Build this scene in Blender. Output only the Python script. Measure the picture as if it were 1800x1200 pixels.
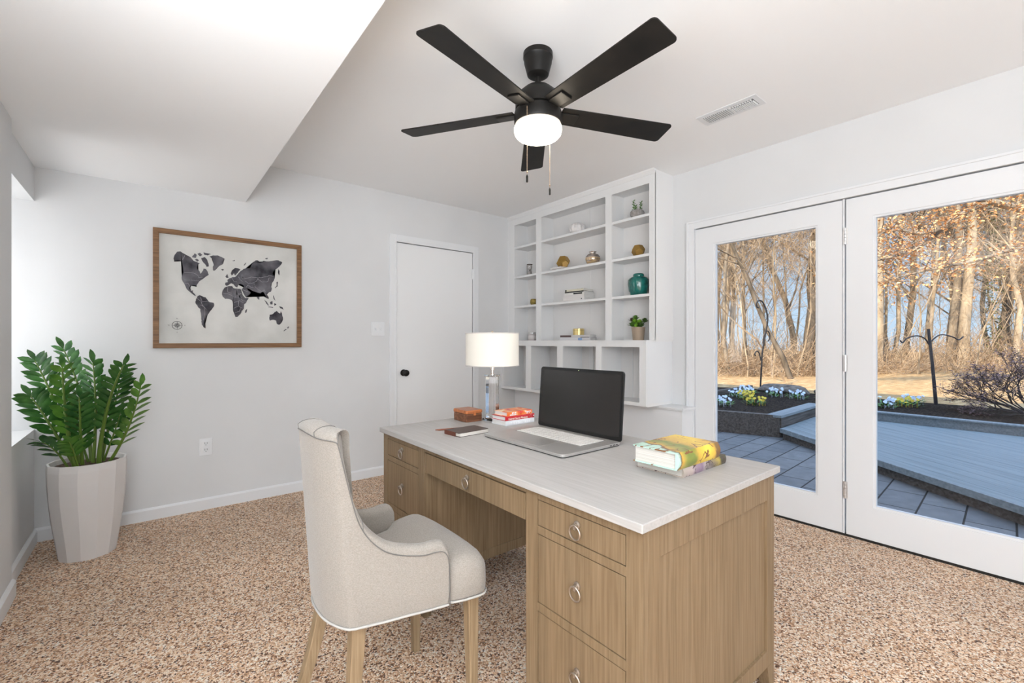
import bpy, bmesh, math, random
from mathutils import Vector, Matrix
for o in list(bpy.data.objects): bpy.data.objects.remove(o)
S = bpy.context.scene; COL = S.collection
# ---------------------------------------------------------------- camera
cd = bpy.data.cameras.new('camera'); cam = bpy.data.objects.new('camera', cd); COL.objects.link(cam)
cd.sensor_width = 36.0; cd.lens = 790.7/1800*36; cd.clip_start = .05; cd.clip_end = 300
cam.location = (0, 0, 1.145); cam.rotation_euler = (math.pi/2, 0, -math.radians(38.9))
S.camera = cam
S.view_settings.view_transform = 'Standard'; S.view_settings.look = 'None'
S.view_settings.gamma = 1.0; S.view_settings.use_curve_mapping = False
S.view_settings.exposure = 0.08
S.cycles.use_denoising = True
S.cycles.max_bounces = 10; S.cycles.diffuse_bounces = 5; S.cycles.transparent_max_bounces = 12
S.cycles.sample_clamp_indirect = 6.0
# ---------------------------------------------------------------- sky
W = bpy.data.worlds.new('sky'); S.world = W; W.use_nodes = True
nt = W.node_tree; nt.nodes.clear()
tc = nt.nodes.new('ShaderNodeTexCoord'); sp = nt.nodes.new('ShaderNodeSeparateXYZ'); cr = nt.nodes.new('ShaderNodeValToRGB')
bg = nt.nodes.new('ShaderNodeBackground'); wo = nt.nodes.new('ShaderNodeOutputWorld')
nt.links.new(tc.outputs['Generated'], sp.inputs[0]); nt.links.new(sp.outputs['Z'], cr.inputs[0])
nt.links.new(cr.outputs[0], bg.inputs[0]); nt.links.new(bg.outputs[0], wo.inputs[0])
E_ = cr.color_ramp.elements
E_[0].position = .0; E_[0].color = (.62, .78, .95, 1)
E_[1].position = .65; E_[1].color = (.36, .52, .80, 1)
_e = E_.new(.25); _e.color = (.42, .66, .95, 1)
sm = nt.nodes.new('ShaderNodeMapRange'); sm.inputs[1].default_value = .30; sm.inputs[2].default_value = .6; sm.inputs[3].default_value = 1.0; sm.inputs[4].default_value = 3.6
nt.links.new(sp.outputs['Z'], sm.inputs[0]); nt.links.new(sm.outputs[0], bg.inputs['Strength'])
# ---------------------------------------------------------------- sun
sl = bpy.data.lights.new('sun', 'SUN'); sl.energy = 7.5; sl.color = (1, .86, .68); sl.angle = math.radians(.6)
so = bpy.data.objects.new('sun', sl); COL.objects.link(so)
_sd = Vector((math.cos(math.radians(33))*math.cos(math.radians(6)), math.cos(math.radians(33))*math.sin(math.radians(6)), -math.sin(math.radians(33))))
so.rotation_euler = _sd.to_track_quat('-Z', 'Y').to_euler()
# ---------------------------------------------------------------- added fill lights in the unseen room behind the camera
def area(name, loc, target, sx, sy, power, col):
    l = bpy.data.lights.new(name, 'AREA'); l.shape = 'RECTANGLE'; l.size = sx; l.size_y = sy; l.energy = power; l.color = col
    o = bpy.data.objects.new(name, l); COL.objects.link(o); o.location = loc
    o.rotation_euler = (Vector(target)-Vector(loc)).to_track_quat('-Z', 'Y').to_euler(); return o
area('fill_light_back', (-.9, -2.85, 1.35), (.3, 3, 1.7), 4.0, 1.9, 185, (.905, .957, 1))  # added main fill in front of the solid rear wall, no window there
area('fill_light_side', (-3.6, -1.35, 1.35), (3, -.5, 1.6), 2.6, 1.9, 2, (.905, .957, 1))  # added faint fill from the left, no window built behind it
area('ceiling_fill_behind_camera', (.9, -1.5, 1.25), (.9, -1.49, 2.44), 2.0, 1.6, 5, (.905, .957, 1))  # added upward fill to lift the ceiling, no lamp stands here
area('ceiling_fill_under_bulkhead', (-1.05, -.2, 1.22), (-1.05, -.18, 2.14), 1.9, 2.0, 180, (.905, .957, 1))  # unseen panel added to brighten the bulkhead from below
area('fill_light_right', (3.1, -1.9, 1.3), (1.6, 0, .4), 1.6, 1.6, 15, (.82, .91, 1))  # added cool fill for the carpet on the right, wall is solid here
# ---------------------------------------------------------------- helpers
WL = {}
def tag(o, label=None, cat=None, group=None, kind=None):
    if label: o['label'] = label
    if cat: o['category'] = cat
    if group: o['group'] = group
    if kind: o['kind'] = kind
    return o
def thing(name, loc, label, cat, group=None, rz=0.0):
    o = bpy.data.objects.new(name, None); COL.objects.link(o); o.location = loc; o.rotation_euler = (0, 0, rz); o.empty_display_size = .1
    WL[o.name] = Matrix.Translation(loc) @ Matrix.Rotation(rz, 4, 'Z')
    return tag(o, label, cat, group)
class MB:
    def __init__(s, M=None): s.v = []; s.f = []; s.M = M or Matrix.Identity(4); s.mi = []; s.cm = 0
    def add(s, vs, fs):
        b = len(s.v); s.v += [tuple(s.M @ Vector(p)) for p in vs]; s.f += [tuple(b+i for i in f) for f in fs]; s.mi += [s.cm]*len(fs); return s
    def box(s, x0, x1, y0, y1, z0, z1):
        return s.add([(x0,y0,z0),(x1,y0,z0),(x1,y1,z0),(x0,y1,z0),(x0,y0,z1),(x1,y0,z1),(x1,y1,z1),(x0,y1,z1)],
                     [(0,3,2,1),(4,5,6,7),(0,1,5,4),(1,2,6,5),(2,3,7,6),(3,0,4,7)])
    def hexa(s, b, t):   # bottom 4 and top 4 points
        return s.add(list(b)+list(t), [(0,3,2,1),(4,5,6,7),(0,1,5,4),(1,2,6,5),(2,3,7,6),(3,0,4,7)])
    def prism(s, pts, z0, z1, ax='z'):
        n = len(pts)
        def P(a, b, c): return {'z': (a,b,c), 'y': (a,c,b), 'x': (c,a,b)}[ax]
        vs = [P(a,b,z0) for a,b in pts]+[P(a,b,z1) for a,b in pts]
        return s.add(vs, [tuple(range(n))[::-1], tuple(range(n,2*n))]+[(i,(i+1)%n,n+(i+1)%n,n+i) for i in range(n)])
    def lathe(s, prof, c=(0,0,0), n=32, jit=None, flat=False):
        vs = []; fs = []; cx, cy, cz = c
        for r, z in prof:
            for i in range(n):
                a = 2*math.pi*i/n; rr = r*(jit(i, z) if jit else 1)
                vs.append((cx+rr*math.cos(a), cy+rr*math.sin(a), cz+z))
        for k in range(len(prof)-1):
            for i in range(n):
                j = (i+1) % n; fs.append((k*n+i, k*n+j, (k+1)*n+j, (k+1)*n+i))
        if prof[0][0] > 1e-5: fs.append(tuple(range(n))[::-1])
        if prof[-1][0] > 1e-5: fs.append(tuple((len(prof)-1)*n+i for i in range(n)))
        return s.add(vs, fs)
    def tube(s, pts, r, n=8, closed=False, caps=True):
        pts = [Vector(p) for p in pts]; m = len(pts); rs = r if isinstance(r, (list, tuple)) else [r]*m
        t0 = (pts[1]-pts[0]).normalized(); up = Vector((0,0,1)) if abs(t0.z) < .9 else Vector((1,0,0))
        u = t0.cross(up).normalized(); vs = []; fs = []
        for k, p in enumerate(pts):
            if closed: t = (pts[(k+1) % m]-pts[k-1]).normalized()
            else: t = (pts[min(k+1, m-1)]-pts[max(k-1, 0)])
            if t.length < 1e-9: t = t0
            t = t.normalized(); u = (u-t*u.dot(t)); u = u.normalized() if u.length > 1e-6 else t.orthogonal().normalized()
            w = t.cross(u)
            for i in range(n):
                a = 2*math.pi*i/n; vs.append(tuple(p+(u*math.cos(a)+w*math.sin(a))*rs[k]))
        K = m if closed else m-1
        for k in range(K):
            for i in range(n):
                j = (i+1) % n; k2 = (k+1) % m; fs.append((k*n+i, k*n+j, k2*n+j, k2*n+i))
        if caps and not closed: fs += [tuple(range(n))[::-1], tuple((m-1)*n+i for i in range(n))]
        return s.add(vs, fs)
    def build(s, name, mat, parent=None, smooth=None, bevel=0, seg=2, label=None):
        vs = s.v; loc = None
        if parent is not None:
            Mi = WL[parent.name].inverted(); vs = [tuple(Mi @ Vector(p)) for p in vs]
        me = bpy.data.meshes.new(name); me.from_pydata(vs, [], s.f)
        mats = mat if isinstance(mat, (list, tuple)) else [mat]
        for m in mats: me.materials.append(m)
        if len(mats) > 1: me.polygons.foreach_set('material_index', s.mi)
        bm = bmesh.new(); bm.from_mesh(me)
        if len(bm.verts) < 60000: bmesh.ops.recalc_face_normals(bm, faces=bm.faces)
        bm.to_mesh(me); bm.free()
        if smooth is not None:
            me.shade_smooth(); me.set_sharp_from_angle(angle=math.radians(smooth))
        me.update()
        o = bpy.data.objects.new(name, me); COL.objects.link(o)
        if parent is not None: o.parent = parent; WL[o.name] = WL[parent.name]
        else: WL[o.name] = Matrix.Identity(4)
        if bevel:
            b = o.modifiers.new('bevel', 'BEVEL'); b.width = bevel; b.segments = seg; b.limit_method = 'ANGLE'; b.angle_limit = math.radians(40)
        if label: o['label'] = label
        return o
def struct(o, label=None): return tag(o, label, None, None, 'structure')
def B(*a): return MB().box(*a)
def text(name, body, size, M, mat, parent, ext=.0004, align='CENTER'):
    cu = bpy.data.curves.new(name, 'FONT'); cu.body = body; cu.size = size; cu.extrude = ext; cu.align_x = align; cu.align_y = 'CENTER'
    t = bpy.data.objects.new('tmp_text', cu); COL.objects.link(t)
    dg = bpy.context.evaluated_depsgraph_get(); me = bpy.data.meshes.new_from_object(t.evaluated_get(dg))
    bpy.data.objects.remove(t); me.transform(WL[parent.name].inverted() @ M); me.materials.clear(); me.materials.append(mat)
    o = bpy.data.objects.new(name, me); COL.objects.link(o); o.parent = parent; WL[o.name] = WL[parent.name]; return o
def basis(o, x, y):  # matrix whose x axis is x, y axis is y, placed at o
    x = Vector(x).normalized(); y = Vector(y).normalized(); z = x.cross(y)
    return Matrix(((x.x,y.x,z.x,o[0]),(x.y,y.y,z.y,o[1]),(x.z,y.z,z.z,o[2]),(0,0,0,1)))
def dup(root, name, loc, rz=0):
    r = root.copy(); r.name = name; COL.objects.link(r); r.location = loc; r.rotation_euler = (0,0,rz)
    for ch in list(root.children):
        c = ch.copy(); COL.objects.link(c); c.parent = r
        for g in list(ch.children):
            d = g.copy(); COL.objects.link(d); d.parent = c
    return r
# ---------------------------------------------------------------- materials
def mat(name, col, rough=.5, metal=0, spec=.5, emit=None, es=0, trans=0, ior=1.45, sheen=0, coat=0):
    m = bpy.data.materials.new(name); m.use_nodes = True; b = m.node_tree.nodes['Principled BSDF']
    b.inputs['Base Color'].default_value = (*col, 1); b.inputs['Roughness'].default_value = rough; b.inputs['Metallic'].default_value = metal
    b.inputs['Specular IOR Level'].default_value = spec; b.inputs['IOR'].default_value = ior
    if trans: b.inputs['Transmission Weight'].default_value = trans
    if sheen: b.inputs['Sheen Weight'].default_value = sheen
    if coat: b.inputs['Coat Weight'].default_value = coat
    if emit: b.inputs['Emission Color'].default_value = (*emit, 1); b.inputs['Emission Strength'].default_value = es
    return m
def nodes(m): return m.node_tree.nodes, m.node_tree.links, m.node_tree.nodes['Principled BSDF']
def noisy(m, scale, c1, c2, stretch=(1,1,1), detail=6, p0=.35, p1=.65, bump=0, bscale=None, dist=.01, rot=(0,0,0), distort=0, c3=None):
    N, L, b = nodes(m)
    tc = N.new('ShaderNodeTexCoord'); mp = N.new('ShaderNodeMapping'); mp.inputs['Scale'].default_value = stretch; mp.inputs['Rotation'].default_value = rot
    nz = N.new('ShaderNodeTexNoise'); nz.inputs['Scale'].default_value = scale; nz.inputs['Detail'].default_value = detail; nz.inputs['Distortion'].default_value = distort
    cr = N.new('ShaderNodeValToRGB'); e = cr.color_ramp.elements
    e[0].position = p0; e[0].color = (*c1, 1); e[1].position = p1; e[1].color = (*c2, 1)
    if c3: q = e.new((p0+p1)/2); q.color = (*c3, 1)
    L.new(tc.outputs['Object'], mp.inputs[0]); L.new(mp.outputs[0], nz.inputs[0]); L.new(nz.outputs[0], cr.inputs[0]); L.new(cr.outputs[0], b.inputs['Base Color'])
    if bump:
        bp = N.new('ShaderNodeBump'); bp.inputs['Strength'].default_value = bump; bp.inputs['Distance'].default_value = dist
        if bscale:
            n2 = N.new('ShaderNodeTexNoise'); n2.inputs['Scale'].default_value = bscale; n2.inputs['Detail'].default_value = 3
            L.new(tc.outputs['Object'], n2.inputs[0]); L.new(n2.outputs[0], bp.inputs['Height'])
        else: L.new(nz.outputs[0], bp.inputs['Height'])
        L.new(bp.outputs[0], b.inputs['Normal'])
    return m
WALL = noisy(mat('wall_paint', (.68,.68,.685), .75, spec=.25), 3, (.67,.68,.69), (.69,.70,.71), bump=.04, bscale=300, dist=.002)
CEIL = mat('ceiling_paint', (.875,.885,.895), .85, spec=.2)
TRIM = mat('white_trim_paint', (.75,.765,.785), .38, spec=.45)
SHELF = mat('white_shelf_paint', (.76,.765,.77), .45, spec=.4)
SHELFIN = mat('shelf_back_paint', (.74,.73,.725), .55, spec=.3)
BLACK = mat('matte_black_metal', (.010,.009,.008), .45, spec=.32)
BLADE = noisy(mat('black_blade', (.014,.013,.012), .5, spec=.22), 9, (.010,.0095,.009), (.018,.016,.014), stretch=(1,1,1))
GAP = mat('dark_gap', (.02,.018,.016), .9)
NICKEL = mat('brushed_nickel', (.62,.57,.52), .3, 1.0)
STEEL = mat('silver_hinge', (.72,.72,.72), .35, .8)
# carpet
def carpet():
    m = mat('carpet', (.4,.3,.24), .95, spec=.08, sheen=.15); N, L, b = nodes(m)
    tc = N.new('ShaderNodeTexCoord')
    n0 = N.new('ShaderNodeTexNoise'); n0.inputs['Scale'].default_value = 95; n0.inputs['Detail'].default_value = 2
    mx = N.new('ShaderNodeMixRGB'); mx.inputs[0].default_value = .012
    L.new(tc.outputs['Object'], n0.inputs[0]); L.new(tc.outputs['Object'], mx.inputs[1]); L.new(n0.outputs['Color'], mx.inputs[2])
    vo = N.new('ShaderNodeTexVoronoi'); vo.inputs['Scale'].default_value = 185; L.new(mx.outputs[0], vo.inputs[0])
    cr = N.new('ShaderNodeValToRGB'); e = cr.color_ramp.elements; cr.color_ramp.interpolation = 'LINEAR'
    sep = N.new('ShaderNodeSeparateColor'); L.new(vo.outputs['Color'], sep.inputs[0]); L.new(sep.outputs[0], cr.inputs[0])
    cols = [(0,(.055,.028,.016)),(.13,(.20,.09,.045)),(.27,(.53,.28,.145)),(.50,(.78,.51,.32)),(.76,(.94,.73,.545)),(1,(.98,.92,.83))]
    e[0].position, e[0].color = 0, (*cols[0][1],1); e[1].position, e[1].color = 1, (*cols[-1][1],1)
    for p, c in cols[1:-1]: q = e.new(p); q.color = (*c,1)
    n2 = N.new('ShaderNodeTexNoise'); n2.inputs['Scale'].default_value = 2.2; n2.inputs['Detail'].default_value = 3; L.new(tc.outputs['Object'], n2.inputs[0])
    mr = N.new('ShaderNodeMapRange'); mr.inputs[1].default_value = .3; mr.inputs[2].default_value = .7; mr.inputs[3].default_value = .88; mr.inputs[4].default_value = 1.06; L.new(n2.outputs[0], mr.inputs[0])
    ml = N.new('ShaderNodeVectorMath'); ml.operation = 'SCALE'; L.new(cr.outputs[0], ml.inputs[0]); L.new(mr.outputs[0], ml.inputs['Scale']); L.new(ml.outputs[0], b.inputs['Base Color'])
    bp = N.new('ShaderNodeBump'); bp.inputs['Strength'].default_value = .8; bp.inputs['Distance'].default_value = .008
    L.new(vo.outputs['Distance'], bp.inputs['Height']); bp.invert = True; L.new(bp.outputs[0], b.inputs['Normal'])
    return m
CARPET = carpet()
def wood(name, c1, c2, c3, vert=True, rough=.5, sc=9.0, rot=(0,0,0)):
    m = mat(name, c2, rough, spec=.35); st = (16, 16, .5) if vert else (.6, 16, 16)
    noisy(m, sc, c1, c3, stretch=st, detail=8, p0=.3, p1=.72, bump=.12, dist=.001, distort=.35, c3=c2, rot=rot)
    N, L, b = nodes(m)   # broad plank tone variation
    src = b.inputs['Base Color'].links[0].from_socket
    tc = N.new('ShaderNodeTexCoord'); mp = N.new('ShaderNodeMapping'); mp.inputs['Scale'].default_value = (9, 9, .15) if vert else (.2, 9, 9)
    L.new(tc.outputs['Object'], mp.inputs[0]); n = N.new('ShaderNodeTexNoise'); n.inputs['Scale'].default_value = 1.6; n.inputs['Detail'].default_value = 1; L.new(mp.outputs[0], n.inputs[0])
    mr = N.new('ShaderNodeMapRange'); mr.inputs[1].default_value = .3; mr.inputs[2].default_value = .7; mr.inputs[3].default_value = .93; mr.inputs[4].default_value = 1.06; L.new(n.outputs[0], mr.inputs[0])
    ml = N.new('ShaderNodeVectorMath'); ml.operation = 'SCALE'; L.new(src, ml.inputs[0]); L.new(mr.outputs[0], ml.inputs['Scale']); L.new(ml.outputs[0], b.inputs['Base Color'])
    return m
OAK = wood('light_oak', (.165,.108,.058), (.212,.146,.083), (.25,.178,.107))
LEGOAK = wood('chair_leg_oak', (.20,.135,.075), (.275,.195,.115), (.335,.245,.15))
TOPW = noisy(mat('whitewashed_top', (.6,.57,.54), .42, spec=.4), 4, (.385,.37,.355), (.455,.44,.43), stretch=(30,1.2,30), detail=8, p0=.3, p1=.7, bump=.05, dist=.001, distort=.3)
FABRIC = noisy(mat('linen', (.5,.47,.44), .92, spec=.12, sheen=.25), 260, (.262,.238,.213), (.33,.303,.272), detail=2, stretch=(1,1,2.2), bump=.35, bscale=420, dist=.0015)
SEAM = mat('seam_shadow_cord', (.15,.142,.135), .9)
PIPE = mat('piping_light', (.42,.405,.385), .9)
FRAMEW = wood('brown_frame_wood', (.13,.065,.028), (.21,.11,.05), (.28,.155,.075), vert=False, rough=.45)
MAPDATA = {'north_america': [(0.125,1.689),(0.131,1.715),(0.145,1.738),(0.162,1.742),(0.183,1.728),(0.189,1.714),(0.206,1.715),(0.221,1.704),(0.233,1.687),(0.251,1.682),(0.269,1.674),(0.254,1.656),(0.251,1.637),(0.266,1.621),(0.272,1.603),(0.282,1.622),(0.288,1.641),(0.3,1.639),(0.312,1.621),(0.318,1.6),(0.306,1.591),(0.294,1.579),(0.275,1.562),(0.263,1.55),(0.251,1.527),(0.25,1.513),(0.245,1.523),(0.23,1.526),(0.212,1.513),(0.211,1.495),(0.221,1.485),(0.23,1.489),(0.228,1.478),(0.236,1.468),(0.245,1.45),(0.236,1.455),(0.224,1.47),(0.212,1.477),(0.199,1.49),(0.189,1.512),(0.185,1.526),(0.174,1.543),(0.168,1.568),(0.175,1.597),(0.177,1.619),(0.174,1.648),(0.171,1.669),(0.157,1.682),(0.142,1.68),(0.128,1.67)],
'i1': [(0.224,1.711),(0.239,1.739),(0.251,1.729),(0.245,1.707)],
'i2': [(0.254,1.737),(0.269,1.746),(0.282,1.733),(0.269,1.72)],
'i3': [(0.288,1.752),(0.309,1.747),(0.331,1.743),(0.312,1.733),(0.294,1.734)],
'i4': [(0.275,1.71),(0.294,1.72),(0.309,1.703),(0.317,1.678),(0.318,1.659),(0.306,1.654),(0.297,1.672),(0.285,1.685)],
'i5': [(0.239,1.695),(0.251,1.704),(0.263,1.694),(0.254,1.684)],
'greenland': [(0.322,1.727),(0.343,1.737),(0.369,1.74),(0.394,1.731),(0.41,1.722),(0.4,1.702),(0.4,1.683),(0.381,1.67),(0.365,1.657),(0.356,1.637),(0.346,1.63),(0.341,1.65),(0.346,1.677),(0.343,1.703),(0.334,1.717)],
'iceland': [(0.389,1.646),(0.4,1.649),(0.407,1.644),(0.397,1.637)],
'south_america': [(0.254,1.45),(0.266,1.459),(0.282,1.452),(0.3,1.446),(0.312,1.428),(0.325,1.414),(0.346,1.411),(0.35,1.397),(0.34,1.374),(0.325,1.351),(0.312,1.328),(0.303,1.312),(0.297,1.29),(0.291,1.268),(0.294,1.245),(0.3,1.234),(0.288,1.242),(0.278,1.26),(0.275,1.297),(0.274,1.334),(0.271,1.363),(0.257,1.377),(0.248,1.395),(0.242,1.413),(0.246,1.432)],
'africa': [(0.41,1.521),(0.433,1.532),(0.455,1.534),(0.462,1.521),(0.482,1.519),(0.505,1.519),(0.513,1.498),(0.525,1.468),(0.535,1.455),(0.556,1.458),(0.542,1.426),(0.525,1.402),(0.525,1.378),(0.513,1.362),(0.505,1.339),(0.488,1.319),(0.475,1.317),(0.469,1.341),(0.46,1.364),(0.465,1.391),(0.459,1.417),(0.452,1.436),(0.436,1.443),(0.413,1.442),(0.399,1.456),(0.394,1.478),(0.399,1.501)],
'madagascar': [(0.535,1.367),(0.547,1.379),(0.542,1.352),(0.534,1.348)],
'eurasia': [(0.413,1.54),(0.414,1.555),(0.429,1.56),(0.426,1.575),(0.439,1.588),(0.455,1.597),(0.472,1.599),(0.482,1.611),(0.492,1.62),(0.505,1.644),(0.525,1.662),(0.545,1.671),(0.562,1.669),(0.573,1.69),(0.58,1.71),(0.6,1.732),(0.614,1.734),(0.618,1.718),(0.642,1.721),(0.649,1.734),(0.678,1.733),(0.706,1.74),(0.735,1.748),(0.75,1.749),(0.776,1.736),(0.768,1.719),(0.754,1.701),(0.735,1.683),(0.714,1.665),(0.706,1.648),(0.721,1.629),(0.725,1.613),(0.717,1.592),(0.706,1.575),(0.696,1.559),(0.706,1.535),(0.699,1.511),(0.681,1.501),(0.667,1.5),(0.681,1.477),(0.685,1.458),(0.674,1.461),(0.66,1.488),(0.649,1.507),(0.639,1.506),(0.621,1.474),(0.623,1.446),(0.611,1.457),(0.6,1.488),(0.597,1.504),(0.576,1.51),(0.562,1.521),(0.542,1.523),(0.569,1.494),(0.545,1.461),(0.539,1.461),(0.522,1.491),(0.512,1.517),(0.525,1.53),(0.529,1.545),(0.508,1.555),(0.492,1.546),(0.486,1.527),(0.472,1.533),(0.462,1.548),(0.449,1.554),(0.436,1.542),(0.423,1.533)],
'scandinavia': [(0.446,1.623),(0.455,1.647),(0.472,1.664),(0.495,1.662),(0.505,1.656),(0.495,1.643),(0.485,1.627),(0.472,1.61),(0.465,1.625),(0.452,1.608)],
'uk': [(0.414,1.597),(0.421,1.609),(0.426,1.617),(0.433,1.591),(0.421,1.589)],
'japan': [(0.725,1.545),(0.738,1.562),(0.737,1.586),(0.744,1.591),(0.744,1.554),(0.73,1.539)],
'kam': [(0.75,1.684),(0.757,1.669),(0.754,1.636),(0.746,1.66)],
'sum': [(0.656,1.452),(0.685,1.414),(0.681,1.405),(0.66,1.44)],
'bor': [(0.692,1.434),(0.71,1.443),(0.71,1.419),(0.696,1.418)],
'phi': [(0.714,1.488),(0.721,1.472),(0.728,1.448),(0.717,1.46)],
'ng': [(0.754,1.409),(0.776,1.402),(0.783,1.382),(0.761,1.393)],
'java': [(0.681,1.401),(0.714,1.399),(0.714,1.394),(0.685,1.396)],
'sul': [(0.721,1.428),(0.735,1.424),(0.733,1.416),(0.722,1.409)],
'australia': [(0.691,1.342),(0.71,1.347),(0.725,1.363),(0.739,1.372),(0.746,1.362),(0.761,1.353),(0.766,1.373),(0.776,1.337),(0.781,1.313),(0.772,1.288),(0.754,1.269),(0.739,1.275),(0.734,1.299),(0.714,1.306),(0.692,1.298),(0.688,1.318)],
'nz': [(0.783,1.223),(0.802,1.24),(0.806,1.236),(0.787,1.221)],
'nz2': [(0.809,1.252),(0.821,1.26),(0.821,1.25),(0.813,1.24)],
'nov': [(0.525,1.685),(0.535,1.705),(0.542,1.71),(0.532,1.689)],
'sv': [(0.452,1.712),(0.472,1.721),(0.469,1.711)],
'sev': [(0.66,1.751),(0.681,1.759),(0.674,1.747)]}
BORDERS = [[(0.18,1.603),(0.221,1.607),(0.245,1.6),(0.26,1.587),(0.262,1.575),(0.282,1.581)],
[(0.186,1.529),(0.203,1.534),(0.212,1.513)],
[(0.185,1.721),(0.173,1.687)],
[(0.254,1.436),(0.275,1.415),(0.282,1.393),(0.303,1.364)],
[(0.272,1.393),(0.291,1.382),(0.297,1.342),(0.288,1.29)],
[(0.269,1.444),(0.282,1.415),(0.312,1.421)],
[(0.429,1.53),(0.426,1.492),(0.446,1.485)],
[(0.455,1.524),(0.459,1.479),(0.455,1.44)],
[(0.485,1.517),(0.488,1.481),(0.472,1.457)],
[(0.4,1.482),(0.433,1.477),(0.472,1.457),(0.512,1.459)],
[(0.508,1.49),(0.492,1.465),(0.518,1.436),(0.539,1.433)],
[(0.465,1.418),(0.498,1.435),(0.525,1.421)],
[(0.465,1.379),(0.492,1.396),(0.518,1.382)],
[(0.472,1.349),(0.498,1.358),(0.505,1.381)],
[(0.485,1.48),(0.512,1.486)],
[(0.495,1.431),(0.492,1.396)],
[(0.515,1.622),(0.518,1.591),(0.539,1.593),(0.573,1.608),(0.6,1.606),(0.635,1.609),(0.678,1.621),(0.685,1.63),(0.717,1.625)],
[(0.532,1.577),(0.552,1.563),(0.58,1.565),(0.607,1.583),(0.614,1.603)],
[(0.614,1.6),(0.642,1.578),(0.678,1.585),(0.688,1.614)],
[(0.597,1.543),(0.614,1.521),(0.639,1.51),(0.656,1.524),(0.663,1.508)],
[(0.573,1.533),(0.597,1.543),(0.59,1.566)],
[(0.539,1.531),(0.552,1.551),(0.573,1.533)],
[(0.492,1.604),(0.505,1.582),(0.518,1.572)],
[(0.452,1.593),(0.465,1.567),(0.485,1.565)],
[(0.518,1.514),(0.552,1.5)]]
# ================================================================ ROOM SHELL
YA, XB, XL, CZ = 3.71, 3.2, -.51, 2.44
struct(B(-3.8,3.34,-3.0,3.83,-.06,0).build('floor', CARPET), 'speckled brown cut-pile carpet')
struct(B(-3.8,3.34,-3.1,3.83,CZ,CZ+.1).build('ceiling', CEIL))
struct(B(-3.8,.538,-3.0,YA,2.143,CZ).build('trim_1', CEIL), 'lowered white ceiling bulkhead along the left')
m = MB(); m.box(-1.25,1.683,YA,YA+.12,0,CZ); m.box(2.497,3.34,YA,YA+.12,0,CZ); m.box(1.683,2.497,YA,YA+.12,2.022,CZ); m.box(1.683,2.497,YA+.06,YA+.12,0,2.022)
struct(m.build('wall_far', WALL))
m = MB(); m.box(XB,XB+.14,1.772,YA,0,CZ); m.box(XB,XB+.14,-.11,1.772,1.990,CZ); m.box(XB,XB+.14,-3,-.11,0,CZ)
struct(m.build('wall_right', WALL))
m = MB(); m.box(XL-.14,XL,2.98,YA,0,.643); m.box(XL-.14,XL,2.98,YA,1.947,2.143); m.box(XL-.14,XL,2.98,3.1,.643,1.947)
struct(m.build('wall_left', WALL))
struct(B(XL-.11,-.48,1.0,2.98,0,2.143).build('wall_pier', WALL))
# alcove beyond the opening in the left wall, with its window
m = MB(); m.box(-1.25,XL-.14,2.98,YA,.55,.643); m.box(-1.25,XL-.14,2.98,YA,1.947,2.143); m.box(-1.25,XL-.14,2.90,2.98,.55,2.143)
m.box(-1.25,-1.15,2.98,YA,.643,.75); m.box(-1.25,-1.15,2.98,YA,1.85,1.947); m.box(-1.25,-1.15,2.98,3.08,.75,1.85); m.box(-1.25,-1.15,3.62,YA,.75,1.85)
struct(m.build('wall_alcove', TRIM))
area('window_light_alcove', (-1.10, 3.35, 1.3), (0, 3.35, 1.3), .5, 1.0, 8.5, (1, 1, 1))
m = MB(); m.box(-3.8,3.34,-3.1,-3.0,0,CZ); struct(m.build('wall_rear', WALL))
struct(B(-3.9,-3.8,-3.1,3.83,0,CZ).build('wall_side', WALL)); struct(B(-3.8,-1.25,3.71,3.83,0,CZ).build('wall_far_left', WALL))
# storeys of the house above, which shade the patio
struct(B(-5,3.42,-11,12,2.56,5.3).build('wall_upper', mat('siding', (.6,.6,.58), .8)))
struct(B(3.2,3.42,-11,-3.0,-.1,2.56).build('wall_outer', mat('siding_low', (.6,.6,.58), .8)))
# baseboards
def bb(name, x0, x1, y0, y1, ax):
    h, t = .078, .014
    if ax == 'y-': m = MB().prism([(y1,0),(y1-t,0),(y1-t,h-.012),(y1-t*.55,h-.004),(y1-t*.3,h),(y1,h)], x0, x1, 'x')
    else: m = MB().prism([(x0,0),(x0+t,0),(x0+t,h-.012),(x0+t*.55,h-.004),(x0+t*.3,h),(x0,h)], y0, y1, 'y')
    return struct(m.build(name, TRIM))
bb('baseboard_far', XL, 1.623, 0, YA, 'y-'); bb('baseboard_far_right', 2.571, 3.025, 0, YA, 'y-')
bb('baseboard_left', XL, 0, 2.98, YA, 'x'); bb('baseboard_pier', -.48, 0, 1.0, 2.985, 'x')
# half wall (ledge) under the shelving on the right wall
struct(B(3.033,XB,1.778,YA,0,.632).build('wall_ledge', TRIM), 'white half wall under the shelving')
m = MB(); m.box(3.024,XB,1.768,YA,.632,.640); m.box(3.018,XB,1.762,YA,.640,.657)
struct(m.build('trim_2', TRIM, bevel=.003), 'moulded white cap on the half wall')
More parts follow.
